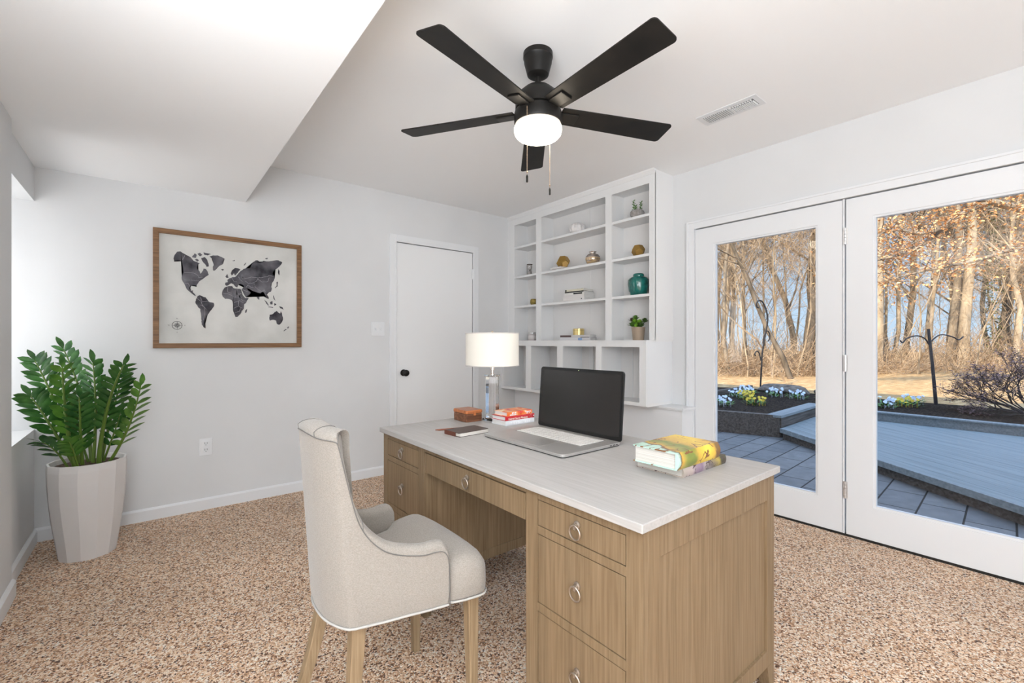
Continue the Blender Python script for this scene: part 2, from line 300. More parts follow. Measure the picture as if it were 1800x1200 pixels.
# ---------------------------------------------------------------- closet door
def casing(name, pts, lab=None): pass
d = thing('door_1', (2.09, YA, 0), None, None); d['kind'] = 'structure'; d['label'] = 'plain white closet door with a round black knob'
del d['label']; d['label'] = 'plain white closet door with a round black knob'
B(1.690,2.490,YA+.004,YA+.042,.008,2.016).build('door_slab', mat('door_paint',(.81,.82,.83),.42), d, bevel=.002)
B(1.684,2.496,YA+.044,YA+.05,.0,2.021).build('door_gap', GAP, d)
def frame3(x0,x1,zt,w,y0,y1):
    m = MB(); m.box(x0-w,x0,y0,y1,0,zt+w); m.box(x1,x1+w,y0,y1,0,zt+w); m.box(x0,x1,y0,y1,zt,zt+w); return m
m = frame3(1.686,2.494,2.020,.062,YA-.016,YA); m2 = frame3(1.686,2.494,2.020,.018,YA-.019,YA-.016)
m.v, n0 = m.v, None
m.add(m2.v, m2.f); m.build('door_casing', TRIM, d, bevel=.003)
k = MB(Matrix.Translation((1.757,YA+.004,.868)) @ Matrix.Rotation(math.pi/2,4,'X'))
k.lathe([(.0001,0),(.028,0),(.030,.004),(.026,.009),(.012,.012),(.011,.030),(.018,.036),(.027,.044),(.0295,.055),(.027,.066),(.018,.073),(.0001,.075)], n=28)
k.build('door_knob', BLACK, d, smooth=35)
for z in (1.81, .30):
    m = B(2.483,2.497,YA-.006,YA+.004,z-.045,z+.045); m.tube([(2.492,YA-.008,z-.05),(2.492,YA-.008,z+.05)], .006, 8)
    m.build('hinge', TRIM, d)
B(1.684,1.690,YA-.002,YA+.01,.845,.89).build('strike_plate', BLACK, d)
# ---------------------------------------------------------------- french doors
def glass():
    m = bpy.data.materials.new('pane_glass'); m.use_nodes = True; N = m.node_tree.nodes; L = m.node_tree.links; N.clear()
    o = N.new('ShaderNodeOutputMaterial'); t = N.new('ShaderNodeBsdfTransparent'); g = N.new('ShaderNodeBsdfGlossy'); g.inputs['Roughness'].default_value = .0
    t.inputs[0].default_value = (.97,.98,.98,1); f = N.new('ShaderNodeFresnel'); f.inputs[0].default_value = 1.25; x = N.new('ShaderNodeMixShader')
    L.new(f.outputs[0], x.inputs[0]); L.new(t.outputs[0], x.inputs[1]); L.new(g.outputs[0], x.inputs[2]); L.new(x.outputs[0], o.inputs[0]); return m
PANE = glass()
def leaf(name, y0, y1, g0, g1, lab, hinges):
    d = thing(name, (XB+.02, (y0+y1)/2, 0), lab, None); d['kind'] = 'structure'
    X0, X1 = XB-.004, XB+.040; zt, zb, gz0, gz1 = 1.981, .014, .198, 1.860
    m = MB(); m.box(X0,X1,y0,g0,zb,zt); m.box(X0,X1,g1,y1,zb,zt); m.box(X0,X1,g0,g1,zb,gz0); m.box(X0,X1,g0,g1,gz1,zt)
    m.build('leaf_frame', TRIM, d)
    m = MB(); w = .012
    for a in ((g0,g0+w,gz0,gz1),(g1-w,g1,gz0,gz1),(g0+w,g1-w,gz0,gz0+w),(g0+w,g1-w,gz1-w,gz1)): m.box(X0+.006,X1-.006,a[0],a[1],a[2],a[3])
    m.build('glazing_bead', TRIM, d)
    B(XB+.016,XB+.020,g0+.004,g1-.004,gz0+.004,gz1-.004).build('glass_pane', PANE, d)
    for z in hinges:
        m = MB(); y = y1+.004
        for i in range(5): m.tube([(X0-.006,y,z-.05+i*.02+.001),(X0-.006,y,z-.05+i*.02+.019)], .0065, 10)
        m.box(X0-.003,X0,y-.012,y+.012,z-.048,z+.048); m.build('hinge', STEEL, d, smooth=40)
    return d
leaf('door_2', .846, 1.766, .972, 1.628, 'left white french door panel with one tall glass pane', ())
leaf('door_3', -.106, .826, .034, .700, 'right white french door leaf with one tall glass pane', (1.765,1.017,.272))
m = MB(); m.box(XB+.041,XB+.047,-.11,1.770,.0,1.990); 
m = MB(); m.box(XB-.002,XB+.06,.8345,.844,.0,1.986); struct(m.build('trim_3', TRIM), 'slim post between the french doors')
m = MB(); m.box(XB-.004,XB+.14,-.11,1.772,.0,.012); struct(m.build('trim_4', GAP), 'dark threshold under the french doors')
m = MB()
m.box(XB-.020,XB,1.770,1.828,0,2.046); m.box(XB-.020,XB,-.11,1.770,1.988,2.046); m.box(XB-.020,XB,-.168,-.11,0,2.046)
m.box(XB-.026,XB-.02,1.812,1.828,0,2.046); m.box(XB-.026,XB-.02,-.11,1.812,2.032,2.046)
m.box(XB,XB+.14,1.768,1.772,0,1.99); m.box(XB,XB+.14,-.112,-.108,0,1.99); m.box(XB+.05,XB+.14,-.11,1.77,1.983,1.99)
struct(m.build('trim_5', TRIM, bevel=.002), 'white casing around the french doors')
# ---------------------------------------------------------------- built-in bookcase
XF, XK = 2.95, 3.13
bc = thing('built_in_bookcase', (XB, 2.83, 1.155), 'white built-in bookcase with three columns of open shelves reaching the ceiling', 'bookcase')
B(XK,XB-.001,1.973,YA-.001,1.1555,2.425).build('back_panel', SHELFIN, bc)
B(XF+.004,XB,1.952,1.972,1.155,2.44).build('side_panel', SHELF, bc)
B(XF+.004,XK,YA-.10,YA,1.155,2.44).build('side_panel', SHELF, bc)
ST = [(1.952,1.996),(2.351,2.416),(3.201,3.275),(3.609,YA)]
for a,b_ in ST[1:3]: B(XF+.012,XK,(a+b_)/2-.012,(a+b_)/2+.012,1.155,2.36).build('divider', SHELF, bc)
m = MB()
for a,b_ in ST: m.box(XF-.006,XF+.012,a,b_,1.155,2.42)
for i in range(3): m.box(XF-.006,XF+.012,ST[i][1],ST[i+1][0],2.344,2.42)
m.build('face_frame', SHELF, bc)
B(XF+.012,XK,1.97,3.62,2.36,2.38).build('top_panel', SHELF, bc)
m = MB(); m.prism([(XF-.006,2.405),(XF-.012,2.405),(XF-.016,2.415),(XF-.028,2.43),(XF-.030,2.44),(XF+.01,2.44)],1.945,YA,'y'); m.build('crown_moulding', SHELF, bc)
for i in range(3):
    for z in (2.12,1.815,1.51):
        B(XF-.003,XK,ST[i][1]-.01 if i else 1.972,ST[i+1][0]+.01,z-.021,z).build('shelf', SHELF, bc, bevel=.0015)
B(XK-.004,XK,2.740,2.752,1.155,2.36).build('back_batten', SHELFIN, bc)
# cubby unit hung under it, further into the room
XC = 2.857
cb = thing('cubby_cabinet', (XB, 2.83, .657), 'white open cubby cabinet with four compartments under the bookcase', 'cabinet')
m = MB(); CS = [(1.962,2.017),(2.380,2.440),(2.818,2.889),(3.245,3.320),(3.672,YA)]
for a,b_ in CS: m.box(XC-.006,XC+.012,a,b_,.662,1.150)
for i in range(4): m.box(XC-.006,XC+.012,CS[i][1],CS[i+1][0],1.103,1.150); m.box(XC-.006,XC+.012,CS[i][1],CS[i+1][0],.662,.688)
m.build('face_frame', SHELF, cb)
B(XC-.008,XB,1.958,YA,1.143,1.1549).build('top_board', SHELF, cb)
B(XC+.012,XB,1.962,YA,.6575,.680).build('bottom_board', SHELF, cb)
B(XC+.012,XB,1.962,1.982,.680,1.143).build('side_panel', TRIM, cb)
B(XC+.012,XB,YA-.03,YA,.680,1.143).build('side_panel', SHELF, cb)
B(XK,XB-.001,1.982,YA-.03,.680,1.143).build('back_panel', SHELFIN, cb)
for a,b_ in CS[1:4]: B(XC+.012,XK,(a+b_)/2-.01,(a+b_)/2+.01,.680,1.143).build('divider', SHELF, cb)
B(XK-.012,XK,2.70,2.745,.68,1.143).build('back_batten', SHELF, cb); B(XK-.004,XK,2.275,2.283,.68,1.143).build('back_batten', SHELF, cb)
# ---------------------------------------------------------------- outlet, switch
s = thing('light_switch', (1.521,YA,1.253), 'white double toggle light switch plate beside the closet door', 'switch')
B(1.461,1.581,YA-.006,YA,1.193,1.313).build('switch_plate', TRIM, s, bevel=.004)
for x in (1.498,1.544):
    m = B(x-.016,x+.016,YA-.009,YA-.005,1.22,1.286); m.hexa([(x-.005,YA-.009,1.243),(x+.005,YA-.009,1.243),(x+.005,YA-.008,1.262),(x-.005,YA-.008,1.262)],[(x-.005,YA-.02,1.238),(x+.005,YA-.02,1.238),(x+.005,YA-.012,1.262),(x-.005,YA-.012,1.262)])
    m.build('toggle', TRIM, s)
s = thing('power_outlet', (.305,YA,.426), 'white duplex power outlet low on the far wall', 'outlet')
B(.266,.340,YA-.005,YA,.368,.484).build('outlet_plate', TRIM, s, bevel=.003)
for z in (.404,.448):
    B(.287,.319,YA-.008,YA-.004,z-.016,z+.016).build('socket', TRIM, s, bevel=.004)
    m = MB(); m.box(.295,.297,YA-.0086,YA-.007,z-.002,z+.010); m.box(.308,.310,YA-.0086,YA-.007,z-.002,z+.010); m.tube([(.3025,YA-.0086,z-.009),(.3025,YA-.007,z-.009)],.0025,8); m.build('socket_slots', BLACK, s)
# ---------------------------------------------------------------- ceiling vent
s = thing('ceiling_vent', (2.54,1.2,CZ), 'white rectangular air register on the ceiling', 'vent')
x0,x1,y0,y1 = 2.466,2.606,1.030,1.362
m = MB(); m.prism([(x0,y0),(x1,y0),(x1,y1),(x0,y1)], CZ-.004, CZ)
m.build('register_plate', TRIM, s, bevel=.003)
B(x0+.03,x1-.026,y0+.028,y0+.15,CZ-.0045,CZ-.0035).build('dark_opening', mat('vent_shadow',(.16,.17,.17),.9), s)
m = MB()
for i in range(9): y = y0+.036+i*.0135; m.box(x0+.031,x0+.044,y,y+.009,CZ-.007,CZ-.004)
for i in range(13): y = y0+.031+i*.0093; m.hexa([(x0+.05,y,CZ-.004),(x1-.027,y,CZ-.004),(x1-.027,y+.0035,CZ-.004),(x0+.05,y+.0035,CZ-.004)],[(x0+.05,y+.002,CZ-.010),(x1-.027,y+.002,CZ-.010),(x1-.027,y+.0055,CZ-.010),(x0+.05,y+.0055,CZ-.010)])
for i in range(12): y = y0+.168+i*.0115; m.hexa([(x0+.032,y,CZ-.004),(x1-.027,y,CZ-.004),(x1-.027,y+.003,CZ-.004),(x0+.032,y+.003,CZ-.004)],[(x0+.032,y-.004,CZ-.010),(x1-.027,y-.004,CZ-.010),(x1-.027,y,CZ-.010),(x0+.032,y,CZ-.010)])
m.build('louvre', TRIM, s)
B(x0+.031,x1-.026,y0+.163,y1-.028,CZ-.0045,CZ-.0035).build('slot_backing', mat('vent_slot',(.45,.46,.47),.9), s)
# ---------------------------------------------------------------- framed map
p = thing('framed_world_map', (.462,YA,1.49), 'large brown-framed world map in grey watercolour on the far wall', 'picture')
a0,a1,c0,c1,fw,t = .019,.906,1.102,1.878,.031,.030
m = MB(); y0,y1 = YA-t,YA
def fr(P, Q): m.hexa([(*P[0][:1],y1,P[0][1]),(*P[1][:1],y1,P[1][1]),(*Q[1][:1],y1,Q[1][1]),(*Q[0][:1],y1,Q[0][1])],[(P[0][0],y0,P[0][1]),(P[1][0],y0,P[1][1]),(Q[1][0],y0,Q[1][1]),(Q[0][0],y0,Q[0][1])])
O = [(a0,c0),(a1,c0),(a1,c1),(a0,c1)]; I = [(a0+fw,c0+fw),(a1-fw,c0+fw),(a1-fw,c1-fw),(a0+fw,c1-fw)]
for i in range(4): fr((O[i],O[(i+1)%4]),(I[i],I[(i+1)%4]))
m.build('frame', FRAMEW, p, bevel=.0015)
PAPER = noisy(mat('map_paper', (.62,.62,.60), .6), 4, (.54,.545,.525), (.66,.66,.64), detail=8)
pr = B(a0+fw,a1-fw,YA-.012,YA-.006,c0+fw,c1-fw).build('map_print', PAPER, p)
INK = noisy(mat('map_ink', (.06,.06,.07), .7), 9, (.018,.017,.025), (.16,.155,.175), detail=7, p0=.35, p1=.68)
LINE = mat('map_border_line', (.30,.29,.32), .7)
def flat(polys, mt, name, y=YA-.0125, dy=.0004):
    me = bpy.data.meshes.new(name); bm = bmesh.new()
    for poly in polys:
        vs = [bm.verts.new((x-.462, y-YA, z-1.49)) for x, z in poly]
        f = bm.faces.new(vs)
    bmesh.ops.triangulate(bm, faces=bm.faces)
    r = bmesh.ops.extrude_face_region(bm, geom=list(bm.faces)); bmesh.ops.translate(bm, verts=[g for g in r['geom'] if isinstance(g, bmesh.types.BMVert)], vec=(0,-dy,0))
    bmesh.ops.recalc_face_normals(bm, faces=bm.faces); bm.to_mesh(me); bm.free(); me.materials.append(mt)
    o = bpy.data.objects.new(name, me); COL.objects.link(o); o.parent = pr; return o
random.seed(4)
def rough(poly):
    out = []
    for i, (x, z) in enumerate(poly):
        x2, z2 = poly[(i+1) % len(poly)]; out.append((x, z)); n = int(math.hypot(x2-x, z2-z)/.009)
        for k in range(1, n): f = k/n; out.append((x+(x2-x)*f+random.uniform(-.0022,.0022), z+(z2-z)*f+random.uniform(-.0022,.0022)))
    return out
for name, poly in MAPDATA.items():
    flat([rough(poly)], INK, name if len(name) > 5 else 'island')
def strip(path, w):
    L_, R_ = [], []
    for i, (x, z) in enumerate(path):
        a = path[max(0,i-1)]; b = path[min(len(path)-1,i+1)]; dx, dz = b[0]-a[0], b[1]-a[1]; q = math.hypot(dx,dz) or 1
        L_.append((x-dz/q*w, z+dx/q*w)); R_.append((x+dz/q*w, z-dx/q*w))
    return L_+R_[::-1]
def wob(path):
    out = []
    for i in range(len(path)-1):
        for k in range(4): f = k/4; out.append((path[i][0]+(path[i+1][0]-path[i][0])*f+random.uniform(-.0016,.0016), path[i][1]+(path[i+1][1]-path[i][1])*f+random.uniform(-.0016,.0016)))
    return out+[path[-1]]
for b_ in BORDERS: flat([strip(wob(b_), .0011)], LINE, 'border_line', YA-.0129, .0002)
CI = mat('compass_ink', (.10,.10,.10), .7); cx, cz = .144, 1.2515
ringp = lambda r, w, n=28: [[(cx+(r-w)*math.cos(a),cz+(r-w)*math.sin(a)),(cx+(r+w)*math.cos(a),cz+(r+w)*math.sin(a)),(cx+(r+w)*math.cos(b_),cz+(r+w)*math.sin(b_)),(cx+(r-w)*math.cos(b_),cz+(r-w)*math.sin(b_))] for a, b_ in [(2*math.pi*i/n, 2*math.pi*(i+1)/n) for i in range(n)]]
comp = ringp(.0265,.0016)+ringp(.013,.001)
for i in range(8):
    a = math.pi/4*i; r = .030 if i%2==0 else .019; comp.append([(cx+.004*math.cos(a+.8),cz+.004*math.sin(a+.8)),(cx+r*math.cos(a),cz+r*math.sin(a)),(cx+.004*math.cos(a-.8),cz+.004*math.sin(a-.8))])
flat(comp, CI, 'compass_rose')
for ch, dx, dz in (('N',0,.044),('S',0,-.046),('W',-.044,0),('E',.042,0)):
    t_ = text('compass_letter', ch, .011, basis((cx+dx,YA-.0132,cz+dz),(1,0,0),(0,0,1)), CI, p); t_.parent = pr
GREY = mat('map_text_grey', (.24,.24,.26), .7)
t_ = text('map_lettering', 'North America', .0125, basis((.222,YA-.0132,1.556),(1,0,.03),(0,0,1)), GREY, p); t_.parent = pr
# ================================================================ CEILING FAN
FX, FY = 1.362, 1.502
fan = thing('ceiling_fan', (FX,FY,CZ), 'black five-blade ceiling fan with a glowing white light globe', 'ceiling fan')
L_ = lambda prof, z0=0: MB().lathe([(r,z) for r,z in prof],(FX,FY,z0),40)
L_([(.066,CZ),(.0665,CZ-.022),(.0635,CZ-.026),(.062,CZ-.045),(.048,CZ-.098),(.040,CZ-.104),(.030,CZ-.108),(.0001,CZ-.108)]).build('canopy', BLACK, fan, smooth=35)
L_([(.0135,CZ-.10),(.0135,CZ-.15),(.018,CZ-.152),(.018,CZ-.168),(.0001,CZ-.168)]).build('downrod', BLACK, fan, smooth=35)
L_([(.0001,2.292),(.030,2.290),(.062,2.278),(.086,2.256),(.098,2.232),(.102,2.21),(.102,2.186),(.09,2.182),(.0001,2.182)]).build('motor_housing', BLACK, fan, smooth=40)
L_([(.0001,2.185),(.09,2.185),(.104,2.176),(.107,2.165),(.107,2.128),(.103,2.118),(.0001,2.117)]).build('light_collar', BLACK, fan, smooth=40)
GLOBE = mat('lit_globe', (.95,.93,.9), .4, emit=(1,.86,.68), es=18)
L_([(.0001,2.117),(.098,2.117),(.106,2.105),(.107,2.092),(.103,2.076),(.092,2.064),(.070,2.054),(.040,2.049),(.0001,2.047)]).build('light_globe', GLOBE, fan, smooth=50)
for k in range(5):
    a = math.radians(195+72*k)
    M = Matrix.Translation((FX,FY,2.176)) @ Matrix.Rotation(a,4,'Z') @ Matrix.Rotation(math.radians(-11),4,'X')
    pts = []; r0,r1,w0,w1,c = .105,.672,.052,.066,.018
    def corner(cx,cy,a0,a1): return [(cx+c*math.cos(t),cy+c*math.sin(t)) for t in [a0+(a1-a0)*i/4 for i in range(5)]]
    pts = [(r0,-w0),*corner(r1-c,-w1+c,-math.pi/2,0),*corner(r1-c,w1-c,0,math.pi/2),(r0,w0)]
    m = MB(M).prism(pts,-.003,.003); bl = m.build('blade', BLADE, fan, bevel=.001)
    m = MB(M); m.prism([(.085,-.024),(.125,-.030),(.190,-.030),(.190,.030),(.125,.030),(.085,.024)],-.010,-.0035); m.box(.07,.10,-.018,.018,-.016,-.004)
    m.build('blade_bracket', BLACK, fan, bevel=.002)
CHAIN = mat('pull_chain_metal', (.55,.42,.30), .35, .9)
def chain(x,y,z0,z1,fob):
    m = MB(); m.tube([(x,y,z0),(x,y,z1)], .0013, 6)
    for i in range(int((z0-z1)/.012)): m.lathe([(.0001,-.0022),(.0022,0),(.0001,.0022)],(x,y,z0-.006-i*.012),6)
    o = m.build('pull_chain', CHAIN, fan)
    f = MB().lathe([(.0001,-fob),(.0042,-fob+.003),(.0045,-.008),(.002,0),(.0001,.001)],(x,y,z1),10).build('fob', BLACK, fan, smooth=40)
    m = MB().lathe([(.0001,-.005),(.004,0),(.0001,.005)],(x,y,z1+.012),10).build('chain_ball', CHAIN, fan, smooth=60)
# chain positions on the collar rim: one towards the camera on the left, one to the right
chain(FX-.107, FY-.049, 2.150, 1.856, .034)
chain(FX+.104, FY+.032, 2.120, 1.866, .034)
# ================================================================ DESK
DX0,DX1,DY0,DY1,DZ = .868,1.640,.606,2.098,.730
desk = thing('writing_desk', (1.25,1.35,0), 'pale oak double-pedestal desk with a whitewashed top and ring pulls', 'desk')
B(DX0,DX1,DY0,DY1,DZ-.022,DZ).build('desktop', TOPW, desk, bevel=.0025)
bx0,bx1,by0,by1,bt = DX0+.017,DX1-.022,DY0+.011,DY1-.011,DZ-.022
ped = [(by0,by0+.413),(by1-.413,by1)]
m = MB()
# carcass: corner posts / stiles and rails on the drawer side
def ff(m, y0, y1, sl, sr):      # pedestal face: stiles sl (low y), sr (high y)
    m.box(bx0,bx0+.022,y0,y0+sl,.085,bt); m.box(bx0,bx0+.022,y1-sr,y1,.085,bt)
    for z0,z1 in ((.684,bt),(.584,.607),(.358,.383),(.085,.150)): m.box(bx0,bx0+.022,y0+sl,y1-sr,z0,z1)
ff(m, ped[0][0], ped[0][1], .047, .052); ff(m, ped[1][0], ped[1][1], .052, .047)
m.box(bx0,bx0+.022,ped[0][1],ped[1][0],.690,bt)
m.build('face_frame', OAK, desk, bevel=.0008)
for y0 in (by0, by1-.022):      # end panels with recessed field
    m = MB(); oy = y0 if y0 == by0 else y0
    m.box(bx0+.022,bx0+.068,oy,oy+.022,.085,bt); m.box(bx1-.055,bx1,oy,oy+.022,.085,bt)
    m.box(bx0+.068,bx1-.055,oy,oy+.022,.628,bt); m.box(bx0+.068,bx1-.055,oy,oy+.022,.085,.138)
    m.build('end_frame', OAK, desk, bevel=.001)
    iy = oy+.008 if y0 == by0 else oy
    B(bx0+.066,bx1-.053,iy,iy+.012,.136,.630).build('end_panel', OAK, desk)
for (ya,yb) in ped:
    inner = yb-.018 if ya == by0 else ya
    m = MB(); m.box(bx0+.022,bx1-.02,inner,inner+.018,.150,bt); m.build('inner_side', OAK, desk)
    m = B(bx0+.022,bx1-.02,inner-.003 if ya!=by0 else inner+.003,inner+.015 if ya!=by0 else inner+.021,.150,.195); m.build('inner_rail', OAK, desk, bevel=.001)
    B(bx1-.02,bx1,ya+.022,yb-.022 if ya==by0 else yb-.022,.085,bt).build('back_panel', OAK, desk)
for x,y,sx,sy in ((bx0,by0,1,1),(bx1,by0,-1,1),(bx0,by1,1,-1),(bx1,by1,-1,-1),(bx0,ped[0][1],1,-1),(bx0,ped[1][0],1,1),(bx1,ped[0][1],-1,-1),(bx1,ped[1][0],-1,1)):
    t, b_ = .052, .030
    q = lambda w, z: [(x,y,z),(x+sx*w,y,z),(x+sx*w,y+sy*w,z),(x,y+sy*w,z)]
    MB().hexa(q(b_,0), q(t,.085)).build('leg', OAK, desk, bevel=.001)
RING = mat('ring_pull_metal', (.50,.44,.385), .34, .95)
def pull(par, y, z, x=bx0, r=.0185):
    m = MB(); M = Matrix.Translation((x,y,z+.013)) @ Matrix.Rotation(-math.pi/2,4,'Y'); d_ = MB(M).lathe([(.0001,.0),(.0105,.0),(.0105,.003),(.006,.005),(.006,.010),(.0001,.011)],n=20)
    m.add(d_.v, d_.f); m.box(x-.013,x-.005,y-.0045,y+.0045,z+.002,z+.016)
    pts = [(x-.011-.001*math.cos(t), y+r*math.sin(t), z-.006+r*math.cos(t)*1.02) for t in [2*math.pi*i/28 for i in range(28)]]
    m.tube(pts, .0024, 8, closed=True)
    m.build('ring_pull', RING, par, smooth=45)
def drawer(y0, y1, z0, z1, pz=None, depth=.02):
    g = .0026; d = B(bx0+.001,bx0+depth,y0+g,y1-g,z0+g,z1-g).build('drawer', OAK, desk, bevel=.0006)
    pull(d, (y0+y1)/2, pz if pz else (z0+z1)/2, bx0+.001)
for a, b_, sl, sr in ((ped[0][0],ped[0][1],.047,.052),(ped[1][0],ped[1][1],.052,.047)):
    for z0, z1 in ((.607,.684),(.383,.584),(.150,.358)): drawer(a+sl, b_-sr, z0, z1)
    B(bx0+.014,bx0+.022,a+sl,b_-sr,.15,.684).build('drawer_gap_shadow', mat('dark_recess',(.02,.012,.008),.95), desk)
drawer(ped[0][1]+.002, ped[1][0]-.002, .603, .688)
B(bx0+.014,bx0+.022,ped[0][1],ped[1][0],.605,.690).build('apron_backing', OAK, desk)
# ================================================================ CHAIR
chair = thing('upholstered_chair', (.58,1.335,0), 'light grey linen wingback-armed dining chair with oak legs, pulled up to the desk', 'chair')
CY = 1.335
half = [(.672,.214,.520),(.668,.2135,.545),(.655,.211,.562),(.63,.206,.566),(.60,.200,.564),(.556,.1885,.572),(.515,.180,.586),(.481,.173,.606),(.452,.167,.632),(.430,.163,.662),(.414,.1595,.70),(.400,.157,.76),(.388,.154,.83),(.378,.150,.893),(.372,.146,.903),(.362,.132,.906),(.350,.108,.907),(.340,.080,.910),(.333,.045,.915),(.331,.0,.917)]
def interp(ps, n):
    out = []
    P = lambda i: Vector(ps[max(0,min(len(ps)-1,i))])
    for i in range(len(ps)-1):
        for k in range(n):
            t = k/n; p0,p1,p2,p3 = P(i-1),P(i),P(i+1),P(i+2)
            out.append(.5*((2*p1)+(-p0+p2)*t+(2*p0-5*p1+4*p2-p3)*t*t+(-p0+3*p1-3*p2+p3)*t**3))
    out.append(P(len(ps)-1)); return out
H1 = interp(half, 3)
path = [(p.x, CY-p.y, p.z) for p in H1]+[(p.x, CY+p.y, p.z) for p in H1[::-1][1:]]
NP = len(path); ZB = .385
def lean(x, z):                      # the back leans; the bottom of the rear sits further in
    w = max(0, min(1, (.50-x)/.12)); return w*.034*max(0,(.90-z)/.5)
rows = []; seamline = []; botline = []
for i, (x, y, zt) in enumerate(path):
    a = path[max(0,i-1)]; b_ = path[min(NP-1,i+1)]; tx, ty = b_[0]-a[0], b_[1]-a[1]; q = math.hypot(tx,ty) or 1
    nx, ny = ty/q, -tx/q            # outward normal in plan
    if (x-.55)*nx+(y-CY)*ny < 0 and i not in (0,NP-1): nx, ny = -nx, -ny
    if i in (0,NP-1): nx, ny = 0.2, (-1 if i == 0 else 1)
    n_ = math.hypot(nx,ny); nx/=n_; ny/=n_
    th = .045 if zt < .62 else .045+.022*min(1,(zt-.62)/.25)
    r = th/2; row = []
    zs = [ZB, ZB+.03, (ZB+zt)/2-.04, (ZB+zt)/2+.04, zt-.045, zt-.018] if zt > .6 else [ZB, ZB+.03, ZB+.06, ZB+.09, zt-.045, zt-.018]
    for z in zs:
        ins = .006 if z == ZB else 0
        row.append((x+lean(x,z)-nx*ins, y-ny*ins, z))
    rt = r*1.0
    for k in range(1, 8):            # rolled top
        an = math.pi*k/7; cxx = -r+r*math.cos(an)*1.12; zz = zt-.018+.024*math.sin(an)**.8
        row.append((x+lean(x,zz)+nx*cxx+0*ny, y+ny*cxx, zz))
    for z in ((zt-.06), max(.47,(zt+.44)/2-.02), .44): row.append((x+lean(x,z)-nx*th, y-ny*th, min(z, zt-.05)))
    rows.append(row)
    seamline.append((x+lean(x,zt-.018)+nx*.0012, y+ny*.0012, zt-.018)); botline.append((x+lean(x,ZB)+nx*.0015-nx*.004, y+ny*.0015-ny*.004, ZB+.002))
m = MB(); K = len(rows[0]); vs = [p for r_ in rows for p in r_]; fs = []
for i in range(NP-1):
    for k in range(K-1): fs.append((i*K+k,(i+1)*K+k,(i+1)*K+k+1,i*K+k+1))
    fs.append((i*K+K-1,(i+1)*K+K-1,(i+1)*K,i*K))
fs.append(tuple(range(K))); fs.append(tuple((NP-1)*K+k for k in range(K))[::-1])
m.add(vs, fs); back = m.build('backrest', FABRIC, chair, smooth=60)
def fl(pts, r, mt, name, par): return MB().tube(pts, r, 6).build(name, mt, par, smooth=80)
fl([(seamline[0][0]+.002,seamline[0][1]-.001,ZB)]+seamline[::1]+[(seamline[-1][0]+.002,seamline[-1][1]+.001,ZB)], .0015, SEAM, 'seam_piping', back)
fl(botline, .0035, PIPE, 'bottom_piping', back)
def rowseam(i, k0, k1, off=.0008):
    c = [Vector(rows[i][k]) for k in range(k0,k1)]
    mid = Vector(rows[i][5])*.5+Vector(rows[i][12])*.5
    fl([tuple(p+(p-mid).normalized()*off) for p in c], .0011, SEAM, 'cross_seam', back)
i_c = 13*3
for i in (i_c, NP-1-i_c, 51, NP-1-51, 27, NP-1-27, 33, NP-1-33): rowseam(i, 5, 14)
# seat cushion
def outl(ins):
    h = [(.40,.100),(.47,.118),(.56,.140),(.64,.160),(.672,.192),(.685,.210),(.72,.222),(.765,.229),(.785,.228),(.800,.216),(.812,.180),(.820,.12),(.824,.06)]
    h = [tuple(p) for p in h]
    cx, cy = .62, 0
    pts = []
    for x, d_ in h: L = math.hypot(x-cx, d_); f = max(0,(L-ins)/L); pts.append((cx+(x-cx)*f, d_*f))
    return [(x, CY-d_) for x, d_ in pts]+[(cx+(.825-ins-cx),CY)]+[(x, CY+d_) for x, d_ in pts[::-1]]
levels = [(ZB+.001,.008),(ZB+.01,.001),(.43,.0),(.462,.001),(.480,.006),(.493,.016),(.502,.032),(.507,.055),(.510,.09),(.512,.14)]
m = MB(); vs = []; n_ = len(outl(0))
for z, ins in levels: vs += [(x,y,z) for x,y in outl(ins)]
fs = [(k*n_+i,k*n_+(i+1)%n_,(k+1)*n_+(i+1)%n_,(k+1)*n_+i) for k in range(len(levels)-1) for i in range(n_)]
fs += [tuple(range(n_))[::-1], tuple((len(levels)-1)*n_+i for i in range(n_))]
m.add(vs, fs); seat = m.build('seat', FABRIC, chair, smooth=70)
pl_ = [(x,y,ZB+.003) for x,y in outl(-.001)][3:-3]; fl(pl_, .0035, PIPE, 'bottom_piping', seat)
def leg(top, bot, wt, wb, curve=0, name='leg'):
    m = MB(); n = 8; vs = []
    for k in range(n+1):
        t = k/n; x = top[0]+(bot[0]-top[0])*(t**(1+curve)); y = top[1]+(bot[1]-top[1])*(t**(1+curve)); z = top[2]+(bot[2]-top[2])*t; w = wt+(wb-wt)*t
        vs += [(x-w,y-w,z),(x+w,y-w,z),(x+w,y+w,z),(x-w,y+w,z)]
    fs = [(k*4+i,k*4+(i+1)%4,(k+1)*4+(i+1)%4,(k+1)*4+i) for k in range(n) for i in range(4)]+[(0,3,2,1),(n*4,n*4+1,n*4+2,n*4+3)]
    m.add(vs, fs).build(name, LEGOAK, chair, bevel=.003)
leg((.765,CY-.185,ZB+.01),(.770,CY-.188,0),.0185,.0125); leg((.765,CY+.185,ZB+.01),(.770,CY+.188,0),.0185,.0125)
leg((.440,CY-.118,ZB+.01),(.405,CY-.130,0),.020,.0135,.5); leg((.425,CY+.118,ZB+.01),(.330,CY+.140,0),.020,.0135,.5)
